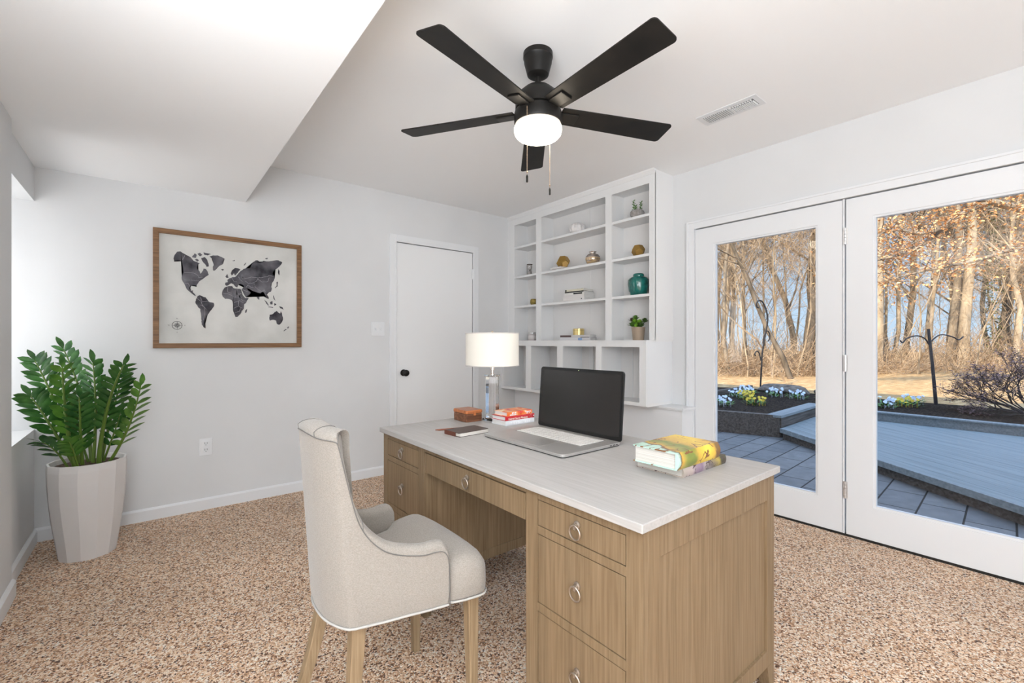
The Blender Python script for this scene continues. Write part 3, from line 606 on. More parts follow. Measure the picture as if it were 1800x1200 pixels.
# ================================================================ THINGS ON THE DESK
# laptop
ALU = mat('grey_aluminium', (.46,.445,.43), .38, .55); KEY = mat('light_key', (.70,.68,.66), .5); SCREEN = mat('black_screen', (.022,.020,.019), .22, spec=.5)
DARK = mat('laptop_black', (.008,.008,.008), .35)
lp = thing('laptop', (1.30,1.365,DZ), 'open grey laptop with a black screen on the desk', 'laptop')
LX0,LX1,LY0,LY1 = 1.135,1.468,1.122,1.612
def rrect(x0,x1,y0,y1,r,n=5):
    out = []
    for cx,cy,a in ((x1-r,y0+r,-90),(x1-r,y1-r,0),(x0+r,y1-r,90),(x0+r,y0+r,180)):
        out += [(cx+r*math.cos(math.radians(a+90*i/n)), cy+r*math.sin(math.radians(a+90*i/n))) for i in range(n+1)]
    return out
MB().prism(rrect(LX0+.004,LX1-.004,LY0+.004,LY1-.004,.014),DZ+.0005,DZ+.004).build('bottom_shell', DARK, lp)
base = MB().prism(rrect(LX0,LX1,LY0,LY1,.018),DZ+.004,DZ+.0145).build('keyboard_deck', ALU, lp, bevel=.001)
m = MB(); kx0,kx1,ky0,ky1 = 1.285,1.425,1.175,1.56
rowsK = [13,14,14,13,12]
m = MB(); m.box(kx0-.004,kx1+.004,ky0-.004,ky1+.004,DZ+.0138,DZ+.0149); m.build('key_well', mat('key_well_grey',(.33,.32,.31),.5,.3), lp)
for r_ in range(6):
    x1 = kx1-r_*.0235; x0 = x1-.0195; y = ky1
    ws = [1]*14 if r_ in (0,1) else ([1.4]+[1]*12+[.6+.4] if r_ == 2 else ([1.7]+[1]*10+[1.3] if r_ == 3 else ([2.1]+[1]*9+[1.9] if r_ == 4 else [1,1,1,1.2,5,1.2,1,1,1])))
    u = (ky1-ky0)/sum(ws)
    for w_ in ws: B(x0,x1,y-w_*u+.0035,y,DZ+.0145,DZ+.0165).build('key', KEY, lp, bevel=0); y -= w_*u
B(1.160,1.268,1.275,1.46,DZ+.0140,DZ+.0150).build('trackpad', mat('trackpad_grey',(.40,.385,.37),.3,.5), lp, bevel=.001)
m = MB()
for x in (1.40,1.42,1.437): m.box(x-.005,x+.005,LY0-.0006,LY0+.001,DZ+.0075,DZ+.0105)
m.build('side_ports', DARK, lp)
LM = Matrix.Translation((1.463,(LY0+LY1)/2,DZ+.012)) @ Matrix.Rotation(math.radians(4.5),4,'Y') # lid: local z up, x back
hw = (LY1-LY0)/2; lid = MB(LM)
lid.prism([(y,z) for y,z in rrect(-hw,hw,.0,.283,.014)],0,.008,'x'); lo = lid.build('lid', DARK, lp, bevel=.001)
MB(LM).prism(rrect(-hw+.001,hw-.001,.001,.282,.013),-.0012,0,'x').build('screen_bezel', DARK, lp)
MB(LM).prism(rrect(-hw+.011,hw-.011,.018,.270,.004),-.0016,-.0012,'x').build('screen', SCREEN, lp)
MB(LM).lathe([(.0001,-.001),(.002,-.001),(.002,.001),(.0001,.001)],(-.0014,0,.2755),12).build('webcam', mat('webcam_light',(.5,.6,.3),.3,emit=(.7,.9,.4),es=.8), lp)
MB(LM).box(-.002,.006,-hw+.04,hw-.04,-.004,.004).build('hinge', DARK, lp)
# books
PAGES = noisy(mat('book_pages', (.6,.57,.52), .9), 3, (.50,.47,.43), (.68,.65,.60), stretch=(1,1,260), detail=2, p0=.35, p1=.65)
PAGEW = noisy(mat('white_pages', (.7,.7,.7), .9), 3, (.62,.61,.59), (.76,.75,.73), stretch=(1,1,300), detail=2)
def book(name, x0, x1, y0, y1, z0, z1, cover, label, group=None, rz=0, spine='y-', pages=PAGES, ct=.0022, cat='book', sq=.003, rounded=.004):
    """spine towards -y; x is the length of the spine"""
    cx, cy = (x0+x1)/2, (y0+y1)/2; bk = thing(name, (cx,cy,z0), label, cat, group)
    M = Matrix.Translation((cx,cy,z0)) @ Matrix.Rotation(rz,4,'Z'); hx, hy, h = (x1-x0)/2, (y1-y0)/2, z1-z0
    MB(M).box(-hx+sq,hx-sq,-hy+ct+.001,hy-sq,ct,h-ct).build('pages', pages, bk)
    m = MB(M); n = 8; prof = []
    for i in range(n+1):
        t = i/n; zz = t*h; prof.append((-hy-rounded*math.sin(math.pi*t), zz))
    inn = [(-hy+ct, h-ct), (-hy+ct, ct)]
    poly = [(hy,h)] + [(hy,h-ct), *inn, (hy,ct), (hy,0)] + prof
    m.prism(poly, -hx, hx, 'x'); c = m.build('cover', cover, bk, smooth=35)
    return bk, M, (hx,hy,h,rounded)
def cover2(name, c1, c2, c3, scale=14, seed=0, rough=.35, p=(.38,.5,.62), st=(1,1,1)):
    m = mat(name, c1, rough, spec=.5, coat=.2); noisy(m, scale, c1, c3, stretch=st, detail=5, p0=p[0], p1=p[2], c3=c2, distort=1.2, rot=(0,0,seed)); return m
# two art books at the right end of the desk
def painted(name, line, bands, off, axis_rot, scale=1.0, linescale=26, lw=.05):
    m = mat(name, (.5,.4,.1), .32, spec=.5, coat=.25); N, L, b = nodes(m)
    tc = N.new('ShaderNodeTexCoord'); mp = N.new('ShaderNodeMapping'); mp.inputs['Rotation'].default_value = (0,0,axis_rot); mp.inputs['Location'].default_value = off
    L.new(tc.outputs['Object'], mp.inputs[0]); nz = N.new('ShaderNodeTexNoise'); nz.inputs['Scale'].default_value = 11; nz.inputs['Detail'].default_value = 4; L.new(tc.outputs['Object'], nz.inputs[0])
    sp = N.new('ShaderNodeSeparateXYZ'); L.new(mp.outputs[0], sp.inputs[0])
    ma = N.new('ShaderNodeMath'); ma.operation = 'MULTIPLY_ADD'; ma.inputs[1].default_value = .16; L.new(nz.outputs[0], ma.inputs[0]); L.new(sp.outputs['X'], ma.inputs[2])
    cr = N.new('ShaderNodeValToRGB'); e = cr.color_ramp.elements; e[0].position, e[0].color = bands[0][0], (*bands[0][1],1); e[1].position, e[1].color = bands[-1][0], (*bands[-1][1],1)
    for p, c in bands[1:-1]: q = e.new(p); q.color = (*c,1)
    mm = N.new('ShaderNodeMath'); mm.operation = 'MULTIPLY'; mm.inputs[1].default_value = 3.2*scale; L.new(ma.outputs[0], mm.inputs[0]); L.new(mm.outputs[0], cr.inputs[0])
    vo = N.new('ShaderNodeTexVoronoi'); vo.feature = 'DISTANCE_TO_EDGE'; vo.inputs['Scale'].default_value = linescale; 
    mx = N.new('ShaderNodeMixRGB'); mx.inputs[0].default_value = .08; L.new(tc.outputs['Object'], mx.inputs[1]); L.new(nz.outputs['Color'], mx.inputs[2]); L.new(mx.outputs[0], vo.inputs[0])
    lt = N.new('ShaderNodeMath'); lt.operation = 'LESS_THAN'; lt.inputs[1].default_value = lw; L.new(vo.outputs['Distance'], lt.inputs[0])
    n3 = N.new('ShaderNodeTexNoise'); n3.inputs['Scale'].default_value = 22; L.new(tc.outputs['Object'], n3.inputs[0]); g2 = N.new('ShaderNodeMath'); g2.operation = 'GREATER_THAN'; g2.inputs[1].default_value = .52; L.new(n3.outputs[0], g2.inputs[0])
    an = N.new('ShaderNodeMath'); an.operation = 'MULTIPLY'; L.new(lt.outputs[0], an.inputs[0]); L.new(g2.outputs[0], an.inputs[1])
    mo = N.new('ShaderNodeMixRGB'); mo.inputs[2].default_value = (*line,1); L.new(an.outputs[0], mo.inputs[0]); L.new(cr.outputs[0], mo.inputs[1]); L.new(mo.outputs[0], b.inputs['Base Color'])
    return m
YEL = painted('yellow_painted_cover', (.20,.07,.015), [(0,(.50,.72,.62)),(.20,(.50,.72,.62)),(.235,(.08,.035,.01)),(.26,(.62,.36,.05)),(.36,(.30,.30,.05)),(.47,(.17,.22,.03)),(.56,(.60,.36,.05)),(.70,(.75,.50,.05)),(.82,(.85,.62,.07)),(.93,(.72,.42,.04)),(1,(.20,.10,.02))], (.085,0,0), .35)
MAU = painted('mauve_painted_cover', (.05,.02,.02), [(0,(.42,.36,.30)),(.25,(.48,.38,.36)),(.36,(.22,.14,.22)),(.48,(.40,.34,.34)),(.62,(.16,.13,.12)),(.74,(.45,.33,.06)),(.84,(.04,.04,.02)),(1,(.06,.05,.02))], (.09,0,0), 0, .9, 60, .06)
book('art_book', 1.262,1.530,.738,.905,DZ,DZ+.030, MAU, 'book with a mauve and dark painted spine, lying under the yellow one', 'art books at the right end of the desk', ct=.003, rounded=.004, pages=PAGES)
book('art_book', 1.220,1.470,.734,.888,DZ+.030,DZ+.082, YEL, 'thick hardback with a yellow and green painted cover on top of another book', 'art books at the right end of the desk', ct=.003, rounded=.010, sq=.006)
def scribble(par, M, x0, x1, z, h, y, mt, seed):   # lettering too small to read in the photograph
    random.seed(seed); x = x0; m = MB(M)
    while x < x1:
        w = random.uniform(.0028,.0048); hh = h*random.uniform(.75,1)
        if random.random() > .12:
            m.box(x,x+.0011,y-.0004,y+.001,z,z+hh)
            if random.random() > .4: m.box(x+.0011,x+w*.75,y-.0004,y+.001,z+hh-.0012,z+hh)
            if random.random() > .5: m.box(x+.0011,x+w*.75,y-.0004,y+.001,z,z+.0012)
            if random.random() > .5: m.box(x+w*.62,x+w*.62+.001,y-.0004,y+.001,z,z+hh)
        x += w
    return m.build('spine_lettering', mt, par)
# three paperbacks by the lamp
REDC = cover2('orange_red_cover', (.62,.03,.03), (.85,.25,.05), (.92,.72,.50), 9); RED2 = mat('red_cover',(.50,.018,.028),.35,coat=.2); WHC = mat('white_cover',(.72,.74,.77),.4,coat=.1)
LW = mat('cream_lettering',(.88,.80,.70),.5); LS = mat('pale_lettering',(.93,.95,.97),.5); ORL = mat('orange_mark',(.85,.30,.06),.5)
gp = 'books stacked beside the lamp'
bk, M, _ = book('paperback_book', 1.360,1.548,1.736,1.852,DZ,DZ+.0235, WHC, 'white book with pale lettering, at the bottom of the stack by the lamp', gp, pages=PAGEW, rounded=.002)
scribble(bk, M, -.075, .060, .0065, .0105, -.0645, LS, 1)
bk, M, _ = book('paperback_book', 1.362,1.552,1.740,1.852,DZ+.0235,DZ+.0440, RED2, 'red book with cream author lettering, in the middle of the stack by the lamp', gp, pages=PAGEW, rounded=.002)
text('spine_lettering', 'Gabriel Garcia Marquez', .0130, M @ basis((-.018,-.0625,.0085),(1,0,0),(0,0,1)), LW, bk)
o = MB(M); o.tube([(.066+.007*math.cos(t),-.0622,.010+.0075*math.sin(t)) for t in [2*math.pi*i/16 for i in range(16)]],.0011,5,closed=True); o.build('spine_ring_mark', mat('dull_pink_mark',(.60,.16,.16),.5), bk)
o = MB(M @ Matrix.Translation((.086,-.0623,.011)) @ Matrix.Rotation(math.pi/2,4,'X')); o.lathe([(.0001,-.0005),(.0035,-.0005),(.0035,.0008),(.0001,.0008)],n=12); o.build('spine_dot', LS, bk)
bk, M, _ = book('paperback_book', 1.376,1.540,1.744,1.850,DZ+.0440,DZ+.0645, REDC, 'red and orange book with white lettering, topmost of the stack by the lamp', gp, pages=PAGEW, rounded=.002)
scribble(bk, M, -.060, -.032, .0115, .0075, -.0590, LS, 2); scribble(bk, M, -.068, -.024, .0035, .006, -.0590, LS, 3); scribble(bk, M, .032, .070, .0115, .006, -.0590, LS, 4); scribble(bk, M, .040, .062, .0045, .005, -.0590, LS, 5)
B(1.455,1.462,1.7435,1.7445,DZ+.046,DZ+.062).build('spine_flash', ORL, bk)
# walnut box
WAL = wood('walnut_box_wood', (.10,.040,.022), (.19,.080,.042), (.30,.130,.065), vert=False, rough=.35, sc=5)
WALT = wood('walnut_lid_wood', (.30,.095,.035), (.42,.14,.05), (.52,.20,.075), vert=False, rough=.3, sc=5)
bxx = thing('wooden_box', (1.32,2.0,DZ), 'small reddish walnut box with a rounded lid at the far end of the desk', 'box')
MB().prism(rrect(1.262,1.362,1.934,2.062,.010),DZ,DZ+.040).build('box_body', WAL, bxx, bevel=.002)
lidb = MB().prism(rrect(1.260,1.364,1.932,2.064,.011),DZ+.0415,DZ+.060).build('box_lid', [WALT], bxx, bevel=.005, seg=3)
MB().prism(rrect(1.264,1.360,1.936,2.060,.010),DZ+.040,DZ+.0415).build('lid_joint', DARK, bxx)
B(1.305,1.318,1.930,1.933,DZ+.033,DZ+.050).build('latch', WALT, bxx)
# notebook and pen
NBC = mat('dark_brown_leather', (.065,.042,.034), .45); nb = thing('notebook', (1.12,1.71,DZ), 'dark brown leather notebook with cream pages lying left of the laptop', 'notebook', None, math.radians(5))
NM = Matrix.Translation((1.125,1.712,DZ)) @ Matrix.Rotation(math.radians(4),4,'Z')
MB(NM).prism(rrect(-.085,.080,-.052,.060,.008),0,.0025).build('back_cover', NBC, nb)
MB(NM).prism(rrect(-.080,.080,-.053,.056,.008),.0025,.0155).build('pages', PAGES, nb)
MB(NM).prism(rrect(-.085,.082,-.050,.060,.008),.0155,.0185).build('front_cover', NBC, nb, bevel=.001)
MB(NM).box(-.087,-.083,-.020,.060,0,.0185).build('spine', mat('reddish_spine',(.12,.035,.02),.5), nb)
pn = thing('leather_pen', (1.08,1.80,DZ), 'thin reddish brown pen lying behind the notebook', 'pen')
MB().tube([(1.035,1.850,DZ+.0045),(1.05,1.8405,DZ+.0045),(1.18,1.806,DZ+.0045),(1.195,1.802,DZ+.0045)],[.002,.004,.0042,.003],10).build('barrel', mat('pen_brown',(.22,.065,.03),.4), pn, smooth=50)
MB().tube([(1.150,1.8075,DZ+.0095),(1.193,1.796,DZ+.0095)],.001,6).build('clip', mat('pen_dark',(.05,.02,.01),.4), pn)
# table lamp
TX, TY = 1.408, 1.910
lamp = thing('table_lamp', (TX,TY,DZ), 'table lamp with a white drum shade on a clear crystal column', 'lamp')
CRY = mat('crystal', (.99,.97,.965), .01, trans=1.0, ior=1.45); CHR = mat('lamp_nickel', (.72,.66,.62), .2, 1)
LR = Matrix.Translation((TX,TY,0)) @ Matrix.Rotation(math.radians(14),4,'Z')
MB(LR).box(-.038,.038,-.038,.038,DZ,DZ+.012).build('crystal_base', CRY, lamp, bevel=.0025)
MB(LR).box(-.026,.026,-.026,.026,DZ+.016,DZ+.232).build('crystal_column', CRY, lamp, bevel=.003)
MB(LR).box(-.027,.027,-.027,.027,DZ+.012,DZ+.0155).build('base_plate', CHR, lamp)
MB(LR).box(-.031,.031,-.031,.031,DZ+.2325,DZ+.2405).build('crystal_cap', CRY, lamp, bevel=.002)
MB().lathe([(.0001,DZ+.2405),(.014,DZ+.2405),(.014,DZ+.246),(.007,DZ+.249),(.007,DZ+.262),(.0125,DZ+.264),(.0125,DZ+.30),(.0001,DZ+.30)],(TX,TY,0),20).build('socket', CHR, lamp, smooth=40)
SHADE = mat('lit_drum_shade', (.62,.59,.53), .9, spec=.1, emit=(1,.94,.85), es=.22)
z0, z1, R_ = 1.020, 1.187, .1395
MB().lathe([(R_,z0),(R_,z1),(R_-.002,z1),(R_-.002,z0),(R_,z0)],(TX,TY,0),64).build('shade', SHADE, lamp, smooth=40)
RIM = mat('shade_rim', (.62,.58,.54), .7)
for z in (z0,z1): MB().tube([(TX+R_*math.cos(t),TY+R_*math.sin(t),z) for t in [2*math.pi*i/64 for i in range(64)]],.0028,6,closed=True).build('shade_trim', RIM, lamp, smooth=60)
m = MB()
for k in range(3): a = 2*math.pi*k/3; m.tube([(TX,TY,z1-.006),(TX+(R_-.002)*math.cos(a),TY+(R_-.002)*math.sin(a),z1-.003)],.0018,6)
m.tube([(TX,TY,DZ+.30),(TX,TY,z1)],.003,8); m.build('harp', CHR, lamp)
MB().lathe([(.0001,-.004),(.006,-.002),(.004,.004),(.007,.009),(.0001,.014)],(TX,TY,z1+.002),14).build('finial', CHR, lamp, smooth=50)
MB().lathe([(.0001,-.030),(.018,-.024),(.028,-.004),(.026,.014),(.014,.030),(.0001,.032)],(TX,TY,DZ+.345),20).build('bulb', mat('lit_bulb',(1,1,1),.5,emit=(1,.86,.66),es=14), lamp, smooth=60)
# ================================================================ THINGS ON THE SHELVES
GOLD = mat('antique_gold', (.42,.26,.07), .38, .85); GOLD2 = mat('bright_gold', (.85,.58,.22), .35, .8)
S1, S2, S3, S0 = 2.1205, 1.8155, 1.5105, 1.1554
def pt(px, x): # y on the plane x for a photographed column
    k = (px-900)/790.7; F_ = (.62797,.77824); R2 = (.77824,-.62797); return x*(F_[1]+k*R2[1])/(F_[0]+k*R2[0])
# hourglass
x, y = 3.03, pt(931, 3.03)
h = thing('hourglass', (x,y,S2), 'small hourglass with dark metal end plates in the left column of the bookcase', 'hourglass')
for z in (S2, S2+.112):
    MB().lathe([(.0001,0),(.030,0),(.030,.006),(.0001,.006)],(x,y,z),20).build('end_plate', mat('bronze',(.10,.08,.065),.35,.8), h, smooth=40)
MB().lathe([(.0001,.006),(.022,.008),(.026,.022),(.020,.042),(.006,.056),(.020,.072),(.026,.092),(.022,.110),(.0001,.111)],(x,y,S2),20).build('glass_bulbs', mat('hourglass_glass',(.75,.72,.70),.05,trans=.75), h, smooth=60)
MB().lathe([(.0001,.008),(.019,.010),(.021,.020),(.008,.034),(.0001,.036)],(x,y,S2),16).build('sand', mat('sand',(.42,.36,.32),.9), h)
for k in range(3): a = .5+k*2.094; MB().tube([(x+.027*math.cos(a),y+.027*math.sin(a),S2+.004),(x+.027*math.cos(a),y+.027*math.sin(a),S2+.114)],.0022,8).build('post', mat('bronze_post',(.12,.095,.075),.35,.8), h, smooth=60)
# ribbed gold votive
x, y = 3.03, pt(938.5, 3.03)
v = thing('votive_holder', (x,y,S3), 'small round gold hobnail votive holder in the left column of the bookcase', 'candle holder')
prof = [(.0001,0),(.026,0),(.034,.012),(.039,.030),(.038,.048),(.033,.060),(.030,.064),(.027,.060),(.027,.02),(.0001,.018)]
MB().lathe(prof,(x,y,S3),28,jit=lambda i,z: 1+.018*(1 if (i+int(z*160))%2 else -1)).build('bowl', mat('olive_gold',(.30,.22,.06),.45,.6), v)
# candle jar
x, y = 3.03, pt(935.5, 3.03)
v = thing('candle_jar', (x,y,S0), 'small pinkish candle jar with a silver lid in the left column of the bookcase', 'candle')
MB().lathe([(.0001,0),(.039,0),(.041,.004),(.041,.060),(.037,.064),(.0001,.064)],(x,y,S0),28).build('jar', mat('pinkish_glass',(.52,.46,.45),.2,spec=.6), v, smooth=40)
MB().lathe([(.0001,.064),(.040,.064),(.041,.068),(.041,.080),(.038,.083),(.0001,.083)],(x,y,S0),28).build('lid', mat('jar_lid_grey',(.58,.57,.56),.3,.5), v, smooth=40)
MB().lathe([(.0416,.018),(.0416,.048)],(x,y,S0),28).build('label_band', mat('label_band',(.62,.58,.56),.7), v)
# white ribbed dome vase
x, y = 3.02, pt(1015, 3.02)
v = thing('ribbed_vase', (x,y,S1), 'squat white vertically ribbed vase on the top shelf', 'vase')
MB().lathe([(.0001,0),(.050,0),(.068,.014),(.075,.038),(.072,.060),(.058,.080),(.040,.090),(.026,.092),(.024,.085),(.0001,.08)],(x,y,S1),48,jit=lambda i,z: 1+(.035 if i%4<2 else -.02)).build('body', mat('vase_white',(.70,.68,.675),.5), v)
# geometric ornaments: dodecahedra
def dodeca(c, r, mt, par, open_face=None, rz=0):
    ph = (1+5**.5)/2; V = [(a,b_,c_) for a in(-1,1) for b_ in(-1,1) for c_ in(-1,1)]
    for a in(-1,1):
        for b_ in(-1,1): V += [(0,a/ph,b_*ph),(a/ph,b_*ph,0),(a*ph,0,b_/ph)]
    bm = bmesh.new(); vs = [bm.verts.new(Vector(v_)) for v_ in V]; bmesh.ops.convex_hull(bm, input=vs)
    bmesh.ops.dissolve_limit(bm, angle_limit=.05, verts=bm.verts, edges=bm.edges)
    # rest it on one of its faces
    bm.faces.ensure_lookup_table(); f = bm.faces[0]; bm.normal_update(); q = f.normal.rotation_difference(Vector((0,0,-1))); bmesh.ops.rotate(bm, cent=(0,0,0), matrix=q.to_matrix(), verts=bm.verts)
    bmesh.ops.rotate(bm, cent=(0,0,0), matrix=Matrix.Rotation(rz,3,'Z'), verts=bm.verts)
    bm.verts.ensure_lookup_table(); zmin = min(v_.co.z for v_ in bm.verts); s_ = r/ (3**.5)
    pts = [((v_.co.x*s_+c[0]),(v_.co.y*s_+c[1]),((v_.co.z-zmin)*s_+c[2])) for v_ in bm.verts]; bm.verts.index_update()
    fs = [tuple(v_.index for v_ in f_.verts) for f_ in bm.faces]; bm.free()
    return MB().add(pts, fs).build('faceted_body', mt, par, bevel=.0012, seg=1), pts, fs
x, y = 3.02, pt(990, 3.02)
g0 = 'thin books under the gold ornament'
b1 = book('small_book', x-.075,x+.055, y-.075,y+.090, S2, S2+.018, mat('white_book',(.66,.64,.63),.6), 'white book lying under the open gold ornament', g0, rz=math.pi/2*3)
v = thing('gold_ornament', (x,y,S2+.018), 'gold faceted ornament with one open face, standing on a white book', 'ornament')
bo_, pts, fs = dodeca((x,y,S2+.019), .066, GOLD, v, rz=.55)
view = Vector((-x,-y,-.25)).normalized(); best = None
for f_ in fs:
    P = [Vector(pts[i]) for i in f_]; c_ = sum(P, Vector())/5; n_ = (c_-Vector((x,y,S2+.019+.0525))).normalized(); s_ = n_.dot(Vector((-.68,-.72,-.1)))
    if best is None or s_ > best[0]: best = (s_, P, c_, n_)
m = MB(); c_, n_ = best[2], best[3]; m.add([tuple(c_+(p-c_)*.80+n_*.0012) for p in best[1]]+[tuple(c_+(p-c_)*.80-n_*.001) for p in best[1]], [(0,1,2,3,4),(5,6,7,8,9)]+[(i,(i+1)%5,5+(i+1)%5,5+i) for i in range(5)]); m.build('inner_face', GOLD2, v)
m = B(x+.01,x+.06,y-.085,y-.03,S2+.0181,S2+.030)
bk2 = book('small_book', x+.062,x+.100,y-.12,y-.0,S2,S2+.016, mat('black_book',(.02,.02,.02),.5), 'black book lying beside the open gold ornament', g0, rz=0)
# silver and gold striped vase
x, y = 3.02, pt(1042, 3.02)
v = thing('striped_vase', (x,y,S2), 'round silver vase with gold horizontal bands on the second shelf', 'vase')
PR = [(.0001,0),(.032,0),(.048,.014),(.059,.036),(.062,.054),(.057,.074),(.043,.090),(.028,.097),(.026,.104),(.034,.114),(.030,.114),(.020,.104),(.0001,.10)]
MB().lathe(PR,(x,y,S2),36).build('body', mat('mercury_silver',(.62,.56,.52),.22,.9), v, smooth=60)
for z, r in ((.016,.0505),(.026,.0555),(.036,.0595),(.046,.0615),(.056,.0625)): MB().tube([(x+r*math.cos(t),y+r*math.sin(t),S2+z) for t in [2*math.pi*i/32 for i in range(32)]],.0022,6,closed=True).build('gold_band', GOLD2, v, smooth=80)
for z, r in ((.070,.0595),(.082,.051)): MB().tube([(x+r*math.cos(t),y+r*math.sin(t),S2+z) for t in [2*math.pi*i/32 for i in range(32)]],.0012,6,closed=True).build('dark_band', mat('dark_band',(.15,.11,.09),.4,.8), v, smooth=80)
# stack of white books
y = pt(1014, 3.0); z = S3; g1 = 'white books stacked on the third shelf'
specs = [(.118,.079,.026,(.68,.66,.65),'white book with a black dot, at the bottom of the shelf stack'),(.114,.078,.026,(.64,.62,.61),'pale book second from the bottom of the shelf stack'),(.112,.076,.020,(.70,.69,.67),'white book with black title block in the middle of the shelf stack'),(.104,.074,.012,(.03,.03,.03),'thin black book near the top of the shelf stack'),(.102,.072,.018,(.62,.58,.46),'cream book on top of the shelf stack')]
for i, (hx, hy, t, c, lab) in enumerate(specs):
    bk, M, _ = book('stacked_book', 3.028-hx, 3.028+hx, y-hy, y+hy, z, z+t-.0003, mat('shelf_book_%d'%i, c, .6), lab, g1, rz=-math.pi/2+.10, pages=PAGEW, ct=.0018, rounded=.001)
    hz = t/2
    if i == 0: MB(M).box(-hx+.2,-hx+.21,-hy-.0016,-hy,hz-.006,hz+.004).build('black_dot', DARK, bk)
    if i == 2: MB(M).box(-.004,hx-.020,-hy-.0018,-hy,.003,t-.004).build('black_title_block', DARK, bk)
    if i == 4: MB(M).box(-hx,-hx+.018,-hy-.0018,-hy,.002,t-.003).build('black_corner_mark', DARK, bk)
    z += t
xs = 3.03
v = thing('leaf_sprig', (xs,y,z), 'small dry greenish leaf sprig lying on the shelf book stack', 'decoration')
random.seed(3); m = MB()
for k in range(14):
    a = random.uniform(0,6.3); r = random.uniform(.01,.07); cx, cy = xs+.5*r*math.cos(a), y+r*math.sin(a); q = random.uniform(.010,.02); b_ = random.uniform(0,6.3)
    m.add([(cx-q*math.cos(b_),cy-q*math.sin(b_),z+.001),(cx+q*.4*math.sin(b_),cy-q*.4*math.cos(b_),z+.006),(cx+q*math.cos(b_),cy+q*math.sin(b_),z+.010),(cx-q*.4*math.sin(b_),cy+q*.4*math.cos(b_),z+.006)],[(0,1,2,3)])
m.build('leaves', mat('sprig_green',(.24,.26,.19),.7), v)
# low books and gold drum
y = pt(1013, 3.0); g2 = 'flat books on the bottom shelf'
bk, M, _ = book('flat_book', 3.025-.155, 3.025+.155, y-.062, y+.062, S0, S0+.024, mat('grey_book',(.60,.59,.60),.5), 'wide grey book with a blue mark, lower of the two under the gold drum box', g2, rz=-math.pi/2+.22, pages=PAGEW, rounded=.001)
MB(M).box(.035,.075,-.0645,-.062,.002,.022).build('blue_mark', mat('blue_mark',(.25,.38,.62),.5), bk)
bk, M, _ = book('flat_book', 3.025-.155, 3.025+.150, y-.060, y+.060, S0+.0242, S0+.048, mat('dark_grey_book',(.52,.50,.50),.5), 'grey book with dark spine band, upper of the two under the gold drum box', g2, rz=-math.pi/2+.22, pages=PAGEW, rounded=.001)
MB(M).box(-.150,-.035,-.0625,-.060,.004,.020).build('dark_spine_band', mat('dark_band_brown',(.10,.06,.055),.6), bk)
MB(M).box(.060,.148,-.0625,-.060,.001,.005).build('black_spine_line', DARK, bk)
v = thing('gold_drum_box', (3.03,y,S0+.048), 'small gold drum-shaped box standing on two flat books', 'box')
MB().lathe([(.0001,0),(.050,0),(.050,.056),(.048,.058),(.0001,.058)],(3.03,y,S0+.0482),40,jit=lambda i,z: 1+(.012 if i%5==0 else 0)).build('drum', mat('drum_gold',(.72,.56,.24),.33,.75), v, smooth=30)
MB().tube([(3.03+.0505*math.cos(t),y+.0505*math.sin(t),S0+.0482+.040) for t in [2*math.pi*i/32 for i in range(32)]],.0008,5,closed=True).build('lid_line', mat('drum_line',(.25,.18,.06),.5), v)
# succulent in a grey bowl
def leafmesh(m, p, d, up, L, w, fold=.15, curl=.1):
    p, d, up = Vector(p), Vector(d).normalized(), Vector(up); s_ = d.cross(up).normalized(); n_ = s_.cross(d).normalized()
    prof = [(0,.12),(.25,.75),(.5,1),(.78,.72),(1,.05)]; vs = []
    for t, k in prof:
        c_ = p+d*(L*t)-n_*(curl*L*t*t)
        vs += [tuple(c_+s_*(w*k)+n_*(fold*w*k)), tuple(c_), tuple(c_-s_*(w*k)+n_*(fold*w*k))]
    fs = []
    for i in range(4): fs += [(i*3,i*3+1,i*3+4,i*3+3),(i*3+1,i*3+2,i*3+5,i*3+4)]
    m.add(vs, fs)
SUC = noisy(mat('succulent_green', (.12,.25,.08), .5), 40, (.06,.13,.045), (.20,.33,.12))
x, y = 3.00, pt(1120, 3.00)
v = thing('potted_succulent', (x,y,S1), 'tiny green jade plant in a flat grey concrete bowl, top right shelf', 'potted plant')
MB().lathe([(.0001,0),(.040,0),(.052,.016),(.056,.034),(.052,.050),(.046,.056),(.042,.052),(.0001,.046)],(x,y,S1),30).build('bowl', noisy(mat('grey_concrete',(.30,.285,.275),.85),60,(.24,.225,.215),(.35,.33,.32)), v, smooth=50)
random.seed(8)
for k,(dx,dy,hh) in enumerate(((-.010,.024,.080),(.010,-.026,.062),(0,.012,.04))):
    m = MB(); m.tube([(x+dx*.6,y+dy*.6,S1+.045),(x+dx,y+dy,S1+.055+hh*.6),(x+dx*1.1,y+dy*1.15,S1+.05+hh)],.0022,6)
    for i in range(16):
        t = i/15; a = i*2.4; leafmesh(m,(x+dx,y+dy*(1+.1*t),S1+.055+hh*t),(math.cos(a),math.sin(a),.7),(0,0,1),.020,.0075)
    m.build('stem', SUC, v, smooth=60)
# gold geometric two
x, y = 3.00, pt(1122, 3.00)
v = thing('gold_polyhedron', (x,y,S2), 'closed matt gold faceted ball on the right column shelf', 'ornament')
dodeca((x,y,S2+.0005), .054, mat('matt_gold',(.36,.22,.06),.45,.7), v, rz=.2)
